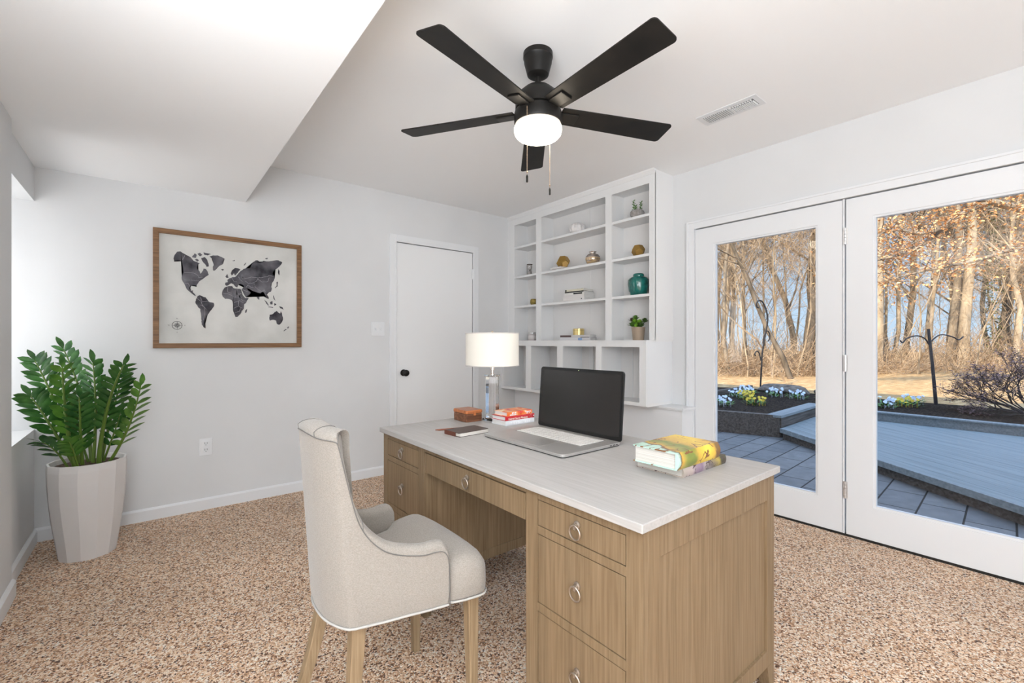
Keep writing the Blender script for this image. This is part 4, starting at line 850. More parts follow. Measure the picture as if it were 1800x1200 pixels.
# teal jar
x, y = 3.03, pt(1122.5, 3.03)
v = thing('teal_ginger_jar', (x,y,S3), 'large glazed teal ginger jar with lid on the right column shelf', 'jar')
TEAL = noisy(mat('teal_glaze',(.0,.12,.10),.18,spec=.6,coat=.5), 25, (.002,.085,.072), (.01,.17,.145))
MB().lathe([(.0001,0),(.060,0),(.064,.006),(.074,.045),(.080,.090),(.080,.118),(.070,.138),(.052,.147),(.040,.149),(.0001,.149)],(x,y,S3),40).build('body', TEAL, v, smooth=50)
MB().lathe([(.0001,.149),(.043,.149),(.044,.153),(.042,.168),(.036,.173),(.0001,.174)],(x,y,S3),32).build('lid', TEAL, v, smooth=50)
for k in range(10):
    a = .3+2*math.pi*k/10; r = lambda z: .0745+.0062*((z-.045)/.045) if z < .09 else .081
    MB().tube([(x+r(z)*math.cos(a),y+r(z)*math.sin(a),S3+z) for z in (.03,.05,.07,.09,.11,.122)],.0016,5).build('vertical_rib', TEAL, v)
MB().tube([(x+.0795*math.cos(t),y+.0795*math.sin(t),S3+.124) for t in [2*math.pi*i/32 for i in range(32)]],.002,5,closed=True).build('shoulder_band', TEAL, v)
# green plant in beige pot
x, y = 3.03, pt(1122, 3.03)
v = thing('potted_green_plant', (x,y,S0), 'bushy bright green succulent in a tapered beige pot, bottom right shelf', 'potted plant')
MB().lathe([(.0001,0),(.042,0),(.0435,.003),(.053,.100),(.055,.104),(.051,.104),(.049,.09),(.0001,.088)],(x,y,S0),36).build('pot', mat('beige_metal_pot',(.46,.36,.27),.38,.35), v, smooth=40)
random.seed(5)
G1 = mat('lime_green_leaf',(.17,.36,.03),.5); G2 = mat('dark_leaf',(.045,.09,.02),.5); G3 = mat('purple_leaf',(.07,.035,.03),.5); G4 = mat('mid_green_leaf',(.085,.19,.03),.5)
for k,(dx,dy,dz,mt,n,L) in enumerate(((0,0,.125,G1,26,.042),(-.01,.020,.175,G4,22,.034),(.0,-.060,.150,G2,22,.034),(-.012,.052,.160,G3,10,.03),(-.02,.045,.120,G4,22,.034),(-.035,-.005,.108,G1,18,.034),(.02,.03,.12,G2,18,.035),(-.01,-.03,.115,G4,18,.034),(-.02,.02,.145,G1,20,.034),(-.02,-.025,.14,G1,20,.034),(.0,.03,.15,G4,20,.034),(-.03,.035,.118,G4,18,.034),(-.03,-.04,.118,G2,18,.03))):
    m = MB(); m.tube([(x+dx*.3,y+dy*.3,S0+.08),(x+dx,y+dy,S0+dz)],.003,6)
    for i in range(n):
        a = i*2.4; el = .2+1.2*(i/n); leafmesh(m,(x+dx,y+dy,S0+dz-.012*(1-i/n)),(math.cos(a)*math.cos(el),math.sin(a)*math.cos(el),math.sin(el)),(0,0,1),L*1.25*(1-.4*i/n),.0105,.3,-.15)
    m.build('rosette', mt, v, smooth=70)
# ================================================================ FLOOR PLANT
PX, PY = -.257, 3.343
pp = thing('potted_zz_plant', (PX,PY,0), 'leafy dark green plant in a tall faceted white planter in the left corner', 'potted plant')
def planter():
    n = 13; lv = [(0,.118),(.10,.132),(.20,.146),(.30,.156),(.40,.162),(.470,.164),(.505,.162)]; vs = []; fs = []
    for k,(z,r) in enumerate(lv):
        for i in range(n): a = 2*math.pi*(i+.03*math.sin(k*1.3))/n+.2; vs.append((PX+r*math.cos(a),PY+r*math.sin(a),z))
    for r,z in ((.152,.505),(.146,.46)):
        for i in range(n): a = 2*math.pi*i/n+.2; vs.append((PX+r*math.cos(a),PY+r*math.sin(a),z))
    for k in range(len(lv)+1):
        for i in range(n): j=(i+1)%n; fs.append((k*n+i,k*n+j,(k+1)*n+j,(k+1)*n+i))
    fs.append(tuple(range(n))[::-1]); fs.append(tuple((len(lv)+1)*n+i for i in range(n)))
    return MB().add(vs,fs)
planter().build('planter', mat('planter_white',(.66,.64,.63),.55), pp, bevel=.0015)
MB().lathe([(.0001,.487),(.06,.488),(.145,.480),(.1455,.465),(.0001,.465)],(PX,PY,0),26,jit=lambda i,z:1).build('soil', noisy(mat('soil',(.05,.03,.02),.95),70,(.02,.012,.008),(.13,.08,.05),bump=1,bscale=80,dist=.01), pp)
ZG = noisy(mat('zz_leaf', (.05,.16,.03), .26, spec=.6), 16, (.018,.075,.020), (.065,.19,.038), detail=3, p0=.3, p1=.7); ZL = noisy(mat('zz_leaf_light', (.09,.25,.03), .3, spec=.6), 14, (.045,.15,.02), (.12,.28,.04), detail=3)
ZS = mat('zz_stem', (.10,.17,.025), .4)
random.seed(12)
def frond(b, t, bow, npair, L, mt, w=.0165, r0=.009, start=.28):
    b, t = Vector(b), Vector(t); mid = (b+t)/2+Vector(bow); P = lambda u: b*(1-u)**2+mid*2*u*(1-u)+t*u*u
    st = MB().tube([tuple(P(i/14)) for i in range(15)], [r0*(1-.72*i/14) for i in range(15)], 8).build('stem', ZS, pp, smooth=60)
    m = MB(); ax = (t-b).normalized(); out = Vector((bow[0],bow[1],0)); side = ax.cross(Vector((-b.x,-b.y,.3)).normalized()).normalized() if True else None
    camd = Vector((0,0,1.1))-b; camd.z = 0; camd.normalize(); side0 = ax.cross(camd).normalized()
    phi = random.uniform(-.7,.7); side = (side0*math.cos(phi)+camd*math.sin(phi)).normalized()
    for i in range(npair):
        u = start+(1-start)*(i+.5)/npair; p = P(u); tg = (P(min(1,u+.03))-P(max(0,u-.03))).normalized()
        for sg in (-1,1):
            s_ = (side*sg+tg*.85+Vector((0,0,.10))+Vector((random.uniform(-.16,.16),random.uniform(-.16,.16),random.uniform(-.16,.16)))).normalized()
            up = (tg.cross(s_)*(1 if sg>0 else -1)); up = up+Vector((0,0,.5))
            LL = L*(.70+.45*math.sin(math.pi*min(1,(u-start)/(1-start)*.8+.15)))*random.uniform(.9,1.1)
            leafmesh(m, p, s_, up.normalized(), LL, w*random.uniform(.85,1.1), .18, .12)
    tg = (P(1)-P(.95)).normalized(); leafmesh(m, t, tg, (0,0,1) if abs(tg.z)<.8 else (.5,-.6,.2), L*.9, w, .2, .1)
    m.build('leaflets', mt, st, smooth=60)
Zs = .48
frond((PX-.03,PY+.02,Zs),(-.480,3.50,1.045),(-.02,-.02,.12),11,0.084,ZG)
frond((PX+.01,PY+.04,Zs),(-.370,3.50,1.105),(.04,.0,.05),12,0.086,ZG)
frond((PX-.045,PY-.055,Zs),(-.345,3.235,1.010),(-.02,.0,-.02),9,0.081,ZL,r0=.012,start=.33)
frond((PX+.045,PY-.045,Zs),(-.105,3.12,1.020),(-.035,.04,.05),11,0.080,ZG,r0=.012,start=.30)
frond((PX+.085,PY-.05,Zs),(-.035,3.165,.905),(.03,-.03,-.03),9,0.078,ZL,start=.22)
frond((PX-.05,PY-.01,Zs),(-.475,3.36,.865),(-.03,-.01,.09),10,0.082,ZG,start=.25)
frond((PX+.02,PY-.01,Zs),(-.235,3.30,1.030),(.02,.02,.03),11,0.084,ZG)
frond((PX+.05,PY+.03,Zs),(-.115,3.36,.950),(.0,.02,.05),10,0.080,ZG)
frond((PX-.02,PY-.03,Zs),(-.280,3.20,.860),(.0,-.02,.02),9,0.073,ZG,start=.2)
frond((PX-.07,PY-.06,Zs),(-.420,3.24,.640),(-.0,-.0,.05),5,0.071,ZG,r0=.006,start=.25)
frond((PX-.03,PY-.09,Zs),(-.315,3.17,.640),(-.0,-.0,.03),5,0.065,ZL,r0=.006,start=.3)
frond((PX+.06,PY-.00,Zs),(-.120,3.26,.760),(.02,-.0,.05),7,0.071,ZG,r0=.006,start=.2)
frond((PX+.0,PY+.02,Zs),(-.31,3.37,.78),(-.02,0,.05),8,0.076,ZG,r0=.006,start=.15)
# ================================================================ OUTSIDE
GZ = -.05
# patio of concrete pavers
def pavers():
    m = mat('paver', (.2,.2,.2), .8, spec=.3); N, L, b = nodes(m)
    tc = N.new('ShaderNodeTexCoord'); mp = N.new('ShaderNodeMapping'); mp.inputs['Rotation'].default_value = (0,0,math.radians(-3.2)); mp.inputs['Location'].default_value = (.12,.03,0)
    br = N.new('ShaderNodeTexBrick'); br.inputs['Scale'].default_value = 1; br.inputs['Brick Width'].default_value = .46; br.inputs['Row Height'].default_value = .235; br.inputs['Mortar Size'].default_value = .006; br.inputs['Mortar Smooth'].default_value = .2; br.offset = .5
    br.inputs['Color1'].default_value = (.165,.16,.16,1); br.inputs['Color2'].default_value = (.215,.205,.20,1); br.inputs['Mortar'].default_value = (.035,.03,.025,1)
    nz = N.new('ShaderNodeTexNoise'); nz.inputs['Scale'].default_value = 14; nz.inputs['Detail'].default_value = 6; mr = N.new('ShaderNodeMapRange'); mr.inputs[3].default_value = .7; mr.inputs[4].default_value = 1.3
    ml = N.new('ShaderNodeVectorMath'); ml.operation = 'SCALE'; L.new(tc.outputs['Object'], mp.inputs[0]); L.new(mp.outputs[0], br.inputs[0]); L.new(tc.outputs['Object'], nz.inputs[0]); L.new(nz.outputs[0], mr.inputs[0])
    L.new(br.outputs[0], ml.inputs[0]); L.new(mr.outputs[0], ml.inputs['Scale']); L.new(ml.outputs[0], b.inputs['Base Color'])
    bp = N.new('ShaderNodeBump'); bp.inputs['Distance'].default_value = .01; bp.inputs['Strength'].default_value = .6; bp.invert = True; L.new(br.outputs['Fac'], bp.inputs['Height']); L.new(bp.outputs[0], b.inputs['Normal']); return m
struct(B(3.42,10,-4,9,GZ-.05,GZ).build('patio', pavers()), 'grey concrete paver patio')
LIT = noisy(mat('leaf_litter', (.5,.35,.2), .95, spec=.1), 7, (.50,.30,.15), (.80,.58,.33), detail=10, p0=.3, p1=.7, bump=.9, bscale=30, dist=.06, c3=(.58,.38,.19))
def yard():
    m = MB(); nx, ny = 36, 34; vs = []; random.seed(2)
    for i in range(nx+1):
        for j in range(ny+1):
            x = 9.0+31*i/nx+0; y = -22+52*j/ny; z = .06+.012*(x-9)+(.03*math.sin(x*1.3+y*.7)+.04*math.sin(y*.9)) ; vs.append((x,y,z))
    return m.add(vs, [(i*(ny+1)+j,(i+1)*(ny+1)+j,(i+1)*(ny+1)+j+1,i*(ny+1)+j+1) for i in range(nx) for j in range(ny)])
struct(yard().build('yard_ground', LIT, smooth=60), 'yard covered in tan fallen leaves')
struct(B(3.42,9.2,9,40,-.1,.05).build('yard_ground_left', LIT))
MULCH = noisy(mat('mulch', (.03,.025,.02), .95, spec=.1), 40, (.012,.009,.008), (.075,.055,.042), detail=8, bump=1, bscale=45, dist=.04)
TIMB = wood('weathered_timber', (.07,.055,.045), (.13,.105,.09), (.19,.16,.14), vert=False, rough=.85, sc=3)
TIMG = wood('grey_painted_timber', (.20,.215,.22), (.27,.285,.29), (.33,.345,.35), vert=False, rough=.7, sc=3)
DECKM = noisy(mat('grey_deck_paint', (.3,.35,.38), .55, spec=.35), 5, (.215,.245,.25), (.275,.305,.315), detail=8, bump=.1, dist=.002)
for n_ in DECKM.node_tree.nodes:
    if n_.bl_idname == 'ShaderNodeMapping': n_.vector_type = 'TEXTURE'; n_.inputs['Rotation'].default_value = (0,0,math.radians(51)); n_.inputs['Scale'].default_value = (3.0,.25,1)
# mulch beds (mounded)
def bed(poly, z, name):
    m = MB().prism(poly, GZ, z); return m
struct(bed([(5.42,4.6),(6.12,2.32),(7.74,2.36),(7.76,-3.5),(9.45,-3.6),(9.5,1.6),(9.6,4.0),(9.0,5.4)], .185, '').build('mulch_bed', MULCH), 'dark mulch planting bed')
rb = thing('raised_bed_edging', (6.1,2.3,GZ), 'dark weathered timber edging of the raised mulch bed', 'garden edging')
def beam(a, b_, w, z0, z1, mt, name, par):   # timber from a to b, width w to the left of a->b
    a, b_ = Vector((*a,0)), Vector((*b_,0)); d_ = (b_-a).normalized(); n_ = Vector((-d_.y,d_.x,0))*w
    q = [a,b_,b_+n_,a+n_]; return MB().hexa([(p.x,p.y,z0) for p in q],[(p.x,p.y,z1) for p in q]).build(name, mt, par, bevel=.004)
beam((6.10,2.26),(5.30,4.75),-.10,GZ,.225,TIMB,'front_timber',rb)
beam((6.12,2.25),(7.66,2.30),.13,GZ,.195,TIMB,'side_timber',rb); beam((6.08,2.235),(7.70,2.285),.17,.195,.228,TIMG,'side_cap_board',rb)
beam((7.9,4.05),(5.6,4.95),.08,.1,.26,TIMB,'rear_timber',rb); beam((9.5,4.1),(7.9,4.05),.08,.1,.26,TIMB,'rear_timber',rb)
# deck
def clip(poly, f):
    out = []
    for i in range(len(poly)):
        a, b_ = poly[i], poly[(i+1)%len(poly)]; fa, fb = f(a), f(b_)
        if fa >= 0: out.append(a)
        if fa*fb < 0: t = fa/(fa-fb); out.append((a[0]+(b_[0]-a[0])*t, a[1]+(b_[1]-a[1])*t))
    return out
dk = thing('garden_deck', (6,0,GZ), 'low grey-blue painted plank deck beyond the french doors', 'deck')
A_ = Vector((6.05,2.235)); D_ = Vector((-.6285,-.7778)); N_ = Vector((.7778,-.6285)); pw = .142
for k in range(48):
    g_ = .0045 if k in (1,5) else .0012; o0 = k*pw+g_; o1 = (k+1)*pw-.0012
    pl = [tuple(A_+D_*-8+N_*o0), tuple(A_+D_*9+N_*o0), tuple(A_+D_*9+N_*o1), tuple(A_+D_*-8+N_*o1)]
    for f in (lambda p: 7.62-p[0], lambda p: 2.225-p[1]+.033*(p[0]-6.05), lambda p: p[0]-3.5, lambda p: p[1]+3.4): 
        pl = clip(pl, f) if len(pl) > 2 else pl
    if len(pl) > 2: MB().prism(pl, .052, .080).build('deck_plank', DECKM, dk, bevel=.003, seg=1)
def lane(o0, o1, z0, z1, mt, name):
    pl = [tuple(A_+D_*0.02+N_*o0), tuple(A_+D_*3.55+N_*o0), tuple(A_+D_*3.55+N_*o1), tuple(A_+D_*0.02+N_*o1)]
    MB().prism(pl, z0, z1).build(name, mt, dk)
lane(-.02,.004,.030,.082,TIMG,'edge_board'); lane(.02,.06,GZ,.052,TIMB,'fascia_timber')
beam((7.72,-3.4),(7.70,2.27),.05,.06,.195,TIMG,'back_curb',dk); beam((7.76,-3.4),(7.745,2.27),.12,.180,.200,TIMG,'curb_cap',dk)
# rocks
ROCK = noisy(mat('garden_rock', (.16,.12,.09), .9), 12, (.09,.07,.055), (.24,.19,.15), bump=.8, dist=.03)
def rock(x,y,z,sx,sy,sz,label):
    bm = bmesh.new(); bmesh.ops.create_icosphere(bm, subdivisions=3, radius=1)
    random.seed(int(x*100))
    ph = [random.uniform(0,6) for _ in range(6)]
    pts = []
    for v_ in bm.verts:
        c_ = v_.co; k = 1+.12*math.sin(3*c_.x+ph[0])+.1*math.sin(4*c_.y+ph[1])+.08*math.sin(5*c_.z+ph[2]+2*c_.x); pts.append((x+c_.x*k*sx, y+c_.y*k*sy, z+max(-.6,c_.z*k)*sz))
    fs = [tuple(v_.index for v_ in f.verts) for f in bm.faces]; bm.free()
    tag(MB().add(pts,fs).build('rock', ROCK, None, smooth=60), label, 'rock', 'rocks in the garden bed')
rock(9.30,3.42,.22,.22,.42,.12,'wide brown rock behind the flowers in the left bed'); rock(9.52,2.80,.22,.14,.15,.10,'small round brown rock right of the wide rock')
# pansies
FW = mat('white_petal',(.72,.76,.85),.6); FYW = mat('yellow_petal',(.85,.60,.06),.6); FG = mat('pansy_leaf',(.12,.24,.06),.6)
def pansy(x,y,z,n,mt,label,seed,rad=.14):
    random.seed(seed); t = thing('pansy_clump',(x,y,z),label,'flowers','pansies planted in the mulch bed'); m = MB()
    for k in range(46):
        a = random.uniform(0,6.28); r = rad*math.sqrt(random.random()); leafmesh(m,(x+r*math.cos(a),y+r*math.sin(a),z+random.uniform(0,.06)),(math.cos(a),math.sin(a),random.uniform(.2,1)),(0,0,1),random.uniform(.04,.08),.014)
    m.build('foliage', FG, t); m = MB()
    for k in range(n):
        a = random.uniform(0,6.28); r = rad*math.sqrt(random.random()); c_ = Vector((x+r*math.cos(a),y+r*math.sin(a),z+random.uniform(.07,.15))); m.tube([(c_.x,c_.y,z),tuple(c_)],.002,4)
        tilt = Vector((random.uniform(-1,-.2),random.uniform(-.8,.3),random.uniform(.2,.8))).normalized(); u = tilt.orthogonal().normalized(); w = tilt.cross(u)
        for q in range(5):
            b_ = q*1.257; d_ = u*math.cos(b_)+w*math.sin(b_); leafmesh(m, c_, d_*1+tilt*.2, tilt, .023, .011, .1)
    m.build('petals', mt, t)
for i,(x,y,n,mt,lab) in enumerate((
  (6.66,3.22,16,FW,'white pansies at the far left of the left bed'),(7.91,3.61,15,FW,'white pansies behind the yellow ones in the left bed'),(8.62,3.73,15,FW,'white pansies furthest back in the left bed'),
  (7.70,3.36,16,FYW,'yellow pansies in the middle of the left bed'),(7.12,2.98,14,FYW,'low yellow pansies nearest the timber in the left bed'),(8.43,3.19,16,FW,'white pansies in front of the wide rock'),
  (8.44,2.87,13,FW,'white pansies beside the left door stile'),(8.62,2.52,12,FYW,'yellow pansies right by the left door stile'),
  (8.28,1.68,14,FW,'white pansies at the left of the right-hand bed'),(8.64,1.50,17,FYW,'yellow pansies in the right-hand bed'),(9.02,1.50,13,FW,'white pansies right of the yellow ones near the pole'))): pansy(x,y,.185,n,mt,lab,i+20)
# shepherd hooks
IRON = mat('dark_iron',(.035,.035,.04),.5,.6)
def smoothp(ps, n=5): return [tuple(p) for p in interp([Vector(p) for p in ps], n)]
h = thing('shepherd_hook', (10.62,4.34,.07), 'tall thin black curled shepherd hook standing in the left bed', 'garden hook')
MB().tube(smoothp([(10.62,4.34,.0),(10.65,4.32,.60),(10.66,4.31,.89),(10.71,4.27,1.27),(10.755,4.235,1.62),(10.73,4.26,1.86),(10.67,4.305,2.02),(10.61,4.35,2.06),(10.56,4.39,2.0),(10.57,4.38,1.91),(10.60,4.36,1.90)]),.017,7).build('pole', IRON, h, smooth=60)
MB().tube(smoothp([(10.67,4.30,1.10),(10.70,4.28,1.30),(10.75,4.24,1.38),(10.79,4.21,1.32),(10.79,4.21,1.2),(10.76,4.23,1.15)]),.013,7).build('side_hook', IRON, h, smooth=60)
MB().tube(smoothp([(10.64,4.33,.72),(10.61,4.355,.88),(10.57,4.385,.93),(10.53,4.415,.87),(10.545,4.40,.82)]),.013,7).build('side_hook', IRON, h, smooth=60)
h = thing('twin_arm_pole', (9.34,1.27,.18), 'brown garden pole with two curved hanging arms, leaning slightly left', 'garden hook')
BRN = mat('brown_pole',(.06,.045,.045),.6,.2)
MB().tube([(9.338,1.274,.12),(9.29,1.312,.80),(9.244,1.35,1.336)],[.024,.021,.019],8).build('pole', BRN, h, smooth=60)
MB().tube(smoothp([(9.25,1.345,1.10),(9.20,1.386,1.19),(9.109,1.459,1.232),(8.994,1.551,1.197),(8.94,1.595,1.128),(8.905,1.62,1.16)]),.010,6).build('hanging_arm', BRN, h, smooth=60)
MB().tube(smoothp([(9.25,1.345,1.10),(9.31,1.295,1.19),(9.399,1.225,1.249),(9.534,1.116,1.214),(9.602,1.061,1.171),(9.66,1.015,1.22)]),.010,6).build('hanging_arm', BRN, h, smooth=60)
# ---------------------------------------------------------------- trees
BARKS = [noisy(mat('tan_bark',(.5,.4,.3),.9,spec=.1), 5, (.30,.23,.155), (.56,.45,.32), stretch=(1,1,.3), detail=6), noisy(mat('grey_bark',(.3,.27,.24),.9,spec=.1), 5, (.20,.16,.12), (.42,.35,.265), stretch=(1,1,.3), detail=6), noisy(mat('dark_bark',(.2,.16,.13),.9,spec=.1), 5, (.10,.08,.06), (.25,.20,.15), stretch=(1,1,.3), detail=6)]
TWIG = [noisy(mat('tan_twig',(.50,.375,.245),.9,spec=.1),1.1,(.26,.18,.115),(.60,.45,.30),detail=4), mat('grey_twig',(.27,.205,.145),.9,spec=.1), mat('brown_twig',(.15,.108,.078),.9,spec=.1)]
def grow(mt, mw, p, d, L, r, depth, spread, upb, n=5, seg=5):
    p = Vector(p); d = Vector(d).normalized(); pts = [p.copy()]; rs = [r]
    for i in range(seg):
        d = (d+Vector((random.gauss(0,.09 if depth>2 else .15),random.gauss(0,.09 if depth>2 else .15),random.gauss(0,.08)+upb))).normalized(); p = p+d*(L/seg); pts.append(p.copy()); rs.append(max(.0035, r*(1-.62*(i+1)/seg)))
    (mt if depth > 2 else mw).tube(pts, rs, n if depth > 2 else 3, caps=False)
    if depth <= 0: return
    k = n_children[depth]
    for i in range(k):
        t = random.uniform(.30 if depth < 4 else tree_start, 1); j = min(seg-1, int(t*seg)); q = pts[j].lerp(pts[j+1], t*seg-j)
        a = random.uniform(0, 6.28); ax = (pts[j+1]-pts[j]).normalized(); o_ = ax.orthogonal().normalized(); o_ = Matrix.Rotation(a,3,ax) @ o_
        nd = ax*math.cos(spread)+o_*math.sin(spread); grow(mt, mw, q, nd, L*random.uniform(.38,.62), max(.0045, rs[j]*.36), depth-1, spread*random.uniform(.9,1.1), upb*.9, 5, 4)
n_children = {4:9, 3:5, 2:4, 1:3}; tree_start = .18
def make_tree(name, seed, H, r, bk, label, cat='tree', group=None, depth=4, spread=.8, upb=.03, lean=(0,0), children=None, start=.18):
    global n_children, tree_start
    n_children = children or {4:10, 3:7, 2:5, 1:3}; tree_start = start
    random.seed(seed); t = thing(name, (0,0,0), label, cat, group); mt, mw = MB(), MB()
    grow(mt, mw, (0,0,-.2), (lean[0],lean[1],1), H, r, depth, spread, upb, 7, 8)
    mt.build('trunk', BARKS[bk], t, smooth=60); mw.build('twigs', TWIG[bk], t); return t
def place(t, Z, px, rz, s=1.0, z=0):
    k = (px-900)/790.7; x = Z*(.62797+k*.77824); y = Z*(.77824-k*.62797)
    t.location = (x, y, .06+.012*(x-9)+z); t.rotation_euler = (0,0,rz); t.scale = (s,s,s)
gw = 'bare trees of the woods beyond the yard'
V = []
labs = {0:'bare tan-barked tree among the woods beyond the yard', 1:'bare grey-barked tree among the woods beyond the yard', 2:'bare dark-barked tree among the woods beyond the yard'}
for i, (s_, H, r, bk, sp, ln) in enumerate([(11,12,.10,0,.75,(.05,.05)),(12,13,.13,1,.8,(-.08,.02)),(13,11,.07,0,.65,(.15,-.1)),(14,14,.16,2,.85,(0,0)),(15,9,.05,0,.7,(-.12,.1)),(16,12,.08,1,.6,(.02,-.12))]):
    V.append((make_tree('bare_tree', s_, H, r, bk, labs[bk], 'tree', gw, spread=sp, lean=ln), bk))
random.seed(77); used = set(); spots = []
for i in range(54):
    Z = random.uniform(15.5,34)**1.0; px = random.uniform(1180, 1990); spots.append((Z, px))
spots += [(18,1270),(19,1400),(17,1640)]+[(random.uniform(15,26),random.uniform(960,1180)) for _ in range(9)]+[(random.uniform(15,26),random.uniform(1990,2300)) for _ in range(5)]
for i, (Z, px) in enumerate(spots):
    j = i % 6; o = V[j][0]
    if j in used: o = dup(o, 'bare_tree', (0,0,0)); 
    used.add(j); place(o, Z, px, random.uniform(0,6.28), random.uniform(.8,1.15))
def named(seed, H, r, bk, label, Z, px, lean=(0,0), ch=None, start=.35, sp=.75):
    t = make_tree('bare_tree', seed, H, r, bk, label, 'tree', None, lean=lean, children=ch or {4:9,3:5,2:4,1:3}, start=start, spread=sp); place(t, Z, px, 0, 1); return t
named(101,11,.17,2,'thick dark straight trunk at the right edge of the left pane',15.0,1421)
named(102,10,.07,1,'thin winding grey tree at the far left of the left pane',14.5,1281,(-.05,.05),start=.5)
named(103,12,.16,0,'pale trunk at the left edge of the right pane',14.8,1541)
named(104,12,.17,0,'tall pale forked trunk right of the twin-arm pole',15.0,1694,(-.07,.05),start=.45)
named(105,12,.13,1,'grey trunk just left of the pale forked one',15.8,1668,start=.5)
iv = named(106,12,.15,2,'ivy-covered dark trunk in the right pane',16.5,1747,start=.5)
random.seed(44); m = MB()
for i in range(900):
    zz = random.uniform(.6,6.5); a = random.uniform(0,6.28); rr = random.uniform(.14,.34)*(1-.05*zz); leafmesh(m,(iv.location.x+rr*math.cos(a),iv.location.y+rr*math.sin(a),zz),(math.cos(a),math.sin(a),-.4),(0,0,1),.10,.035)
WL[iv.name] = Matrix.Translation(iv.location); m.build('ivy_leaves', mat('ivy_green',(.12,.15,.045),.6), iv)
named(107,9,.10,0,'pale yellowish crooked trunk at the right edge of the right pane',14.0,1786,(.30,-.12),start=.4)
# saplings and brush in front
g3 = 'thin saplings at the edge of the woods'
SP = []
for i in range(4): SP.append(make_tree('bare_sapling', 40+i, 4.2, .028, 0, 'thin bare tan sapling in the brush at the edge of the woods', 'sapling', g3, depth=3, spread=.6, upb=.0, lean=(random.uniform(-.3,.3),random.uniform(-.3,.3)), children={3:9,2:5,1:4}, start=.1))
random.seed(5)
for i in range(60):
    o = SP[i%4]
    if i >= 4: o = dup(o, 'bare_sapling', (0,0,0))
    place(o, random.uniform(13.2,20), random.uniform(1190,1960), random.uniform(0,6.28), random.uniform(.6,1.1))
# leaning pale sapling and the crooked trunk in the left pane
t = make_tree('leaning_tree', 91, 6.6, .075, 2, 'crooked grey tree leaning left, behind the curled hook', 'tree', None, spread=.8, lean=(-.25,.22), children={4:8,3:5,2:3,1:3}, start=.45); place(t, 12.6, 1393, 0)
t = make_tree('slender_tree', 92, 4.3, .03, 0, 'pale slender sapling leaning left beside the crooked tree', 'tree', None, depth=2, spread=.6, lean=(-.20,.18), children={2:4,1:2}, start=.6); place(t, 11.5, 1386, 0)
# tangle of undergrowth
random.seed(9); m = MB()
for i in range(5200):
    Z = random.uniform(13.4,19); px = random.uniform(1150,2000); k = (px-900)/790.7; x = Z*(.62797+k*.77824); y = Z*(.77824-k*.62797); z = .06+.012*(x-9)
    L = random.uniform(.5,1.9)*(1.0 if random.random()<.8 else 1.4); a = random.uniform(0,6.28); el = random.uniform(.35,1.4); p = Vector((x,y,z-.05)); d_ = Vector((math.cos(a)*math.cos(el),math.sin(a)*math.cos(el),math.sin(el))); pts = [p.copy()]
    for q in range(4): d_ = (d_+Vector((random.gauss(0,.2),random.gauss(0,.2),-.12))).normalized(); p = p+d_*(L/4); pts.append(p.copy())
    m.tube(pts,[.008,.007,.006,.005,.004],3,caps=False)
tag(m.build('brush_tangle', TWIG[0]), 'tangle of dry tan brush at the foot of the woods', 'brush', None, 'stuff')
# purple-brown bush at the right
random.seed(31); bu = thing('purple_bush', (8.85,.22,.18), 'low wide bush with dark purple-brown leaves at the right of the garden bed', 'bush'); mt, ml = MB(), MB()
tips = []
def bgrow(p, d, L, r, depth):
    pts = [p.copy()]
    for i in range(3): d = (d+Vector((random.gauss(0,.2),random.gauss(0,.2),random.gauss(.04,.1)))).normalized(); p = p+d*(L/3); pts.append(p.copy())
    mt.tube(pts,[r,r*.85,r*.7,r*.6],4,caps=False)
    if depth == 0: tips.append((pts[1],d)); tips.append((pts[3],d)); return
    for k in range(3): bgrow(pts[random.choice((2,3,3))], (d+Vector((random.gauss(0,.5),random.gauss(0,.5),random.gauss(.05,.3)))).normalized(), L*.72, r*.62, depth-1)
for k in range(13):
    a = k*.483+.2; bgrow(Vector((8.85,.22,.15)), Vector((math.cos(a),math.sin(a),random.uniform(.25,.9))).normalized(), .38, .014, 4)
for p, d in tips:
    for k in range(4):
        a = random.uniform(0,6.28); leafmesh(ml, p+Vector((random.gauss(0,.02),random.gauss(0,.02),random.gauss(0,.02))), (math.cos(a),math.sin(a),.4), (0,0,1), .032, .009)
mt.build('branches', mat('bush_branch',(.085,.055,.05),.8), bu); ml.build('leaves', mat('purple_brown_leaf',(.20,.115,.12),.6), bu)
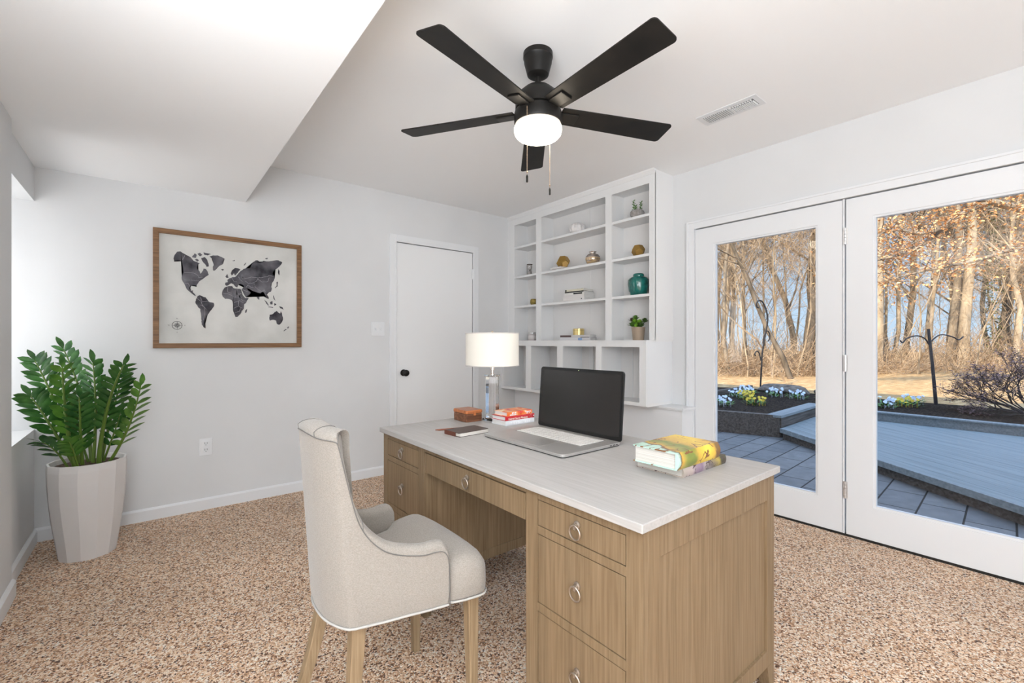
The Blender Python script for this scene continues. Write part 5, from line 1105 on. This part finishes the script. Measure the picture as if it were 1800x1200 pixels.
# leafy orange tree whose boughs hang in from the right
random.seed(61); ot = thing('copper_leaf_tree', (14.6,-3.0,.1), 'large tree with copper-orange leaves, its boughs hanging in from the right', 'tree'); mt, ml = MB(), MB()
boughs = [[(14.6,-3,-.2),(14.5,-2.9,2.5),(14.3,-2.6,5),(14.2,-2.8,9)],
 [(14.4,-2.7,3.6),(14.1,-1.2,3.9),(13.6,.3,3.72),(13.1,1.0,3.95),(12.3,1.7,4.2),(11.6,2.4,4.4)],
 [(13.1,1.0,3.95),(12.7,1.4,3.68),(12.1,1.75,3.3),(11.5,2.2,3.35),(11.1,2.5,3.15)],
 [(12.7,1.4,3.68),(12.1,1.9,3.05),(11.6,2.2,2.85),(11.1,2.6,2.7)],
 [(14.3,-2.6,2.6),(14.0,-1,2.9),(13.5,.5,3.0),(12.8,1.2,2.75),(12.0,1.8,2.55),(11.4,2.3,2.35)],
 [(14.3,-2.4,4.6),(13.6,-.6,4.8),(12.9,.9,4.7),(12.0,2.0,4.9)]]
rad = [(.26,.16),(.12,.025),(.05,.012),(.04,.010),(.06,.010),(.08,.02)]
for bgh, (ra, rb_) in zip(boughs, rad):
    pts = smoothp(bgh, 5); n_ = len(pts); mt.tube(pts,[ra+(rb_-ra)*i/(n_-1) for i in range(n_)],7,caps=False)
    if bgh is boughs[0]: continue
    for i in range(3, n_):
        for q in range(3):
            p = Vector(pts[i])+Vector((random.gauss(0,.02),random.gauss(0,.02),0)); d_ = Vector((random.gauss(-.4,.5),random.gauss(.3,.6),random.gauss(-.05,.4))).normalized(); L = random.uniform(.4,1.0); tp = [p.copy()]
            for s_ in range(4): d_ = (d_+Vector((random.gauss(0,.2),random.gauss(0,.2),random.gauss(0,.12)))).normalized(); p = p+d_*L/4; tp.append(p.copy())
            mt.tube(tp,[.010,.008,.006,.005,.004],3,caps=False)
            for s_ in tp[1:]:
                for w in range(4):
                    e = s_+Vector((random.gauss(0,.10),random.gauss(0,.10),random.gauss(0,.08))); a = random.uniform(0,6.28)
                    leafmesh(ml, e, (math.cos(a),math.sin(a),random.uniform(-.8,.2)), (random.gauss(0,.5),random.gauss(0,.5),1), random.uniform(.045,.075), random.uniform(.015,.024), .4, .2)
mt.build('trunk_and_boughs', BARKS[1], ot); ml.build('leaves', noisy(mat('copper_leaf',(.75,.42,.2),.9,spec=.03), 5, (.62,.28,.10), (.90,.56,.30), detail=3, p0=.3, p1=.7), ot)
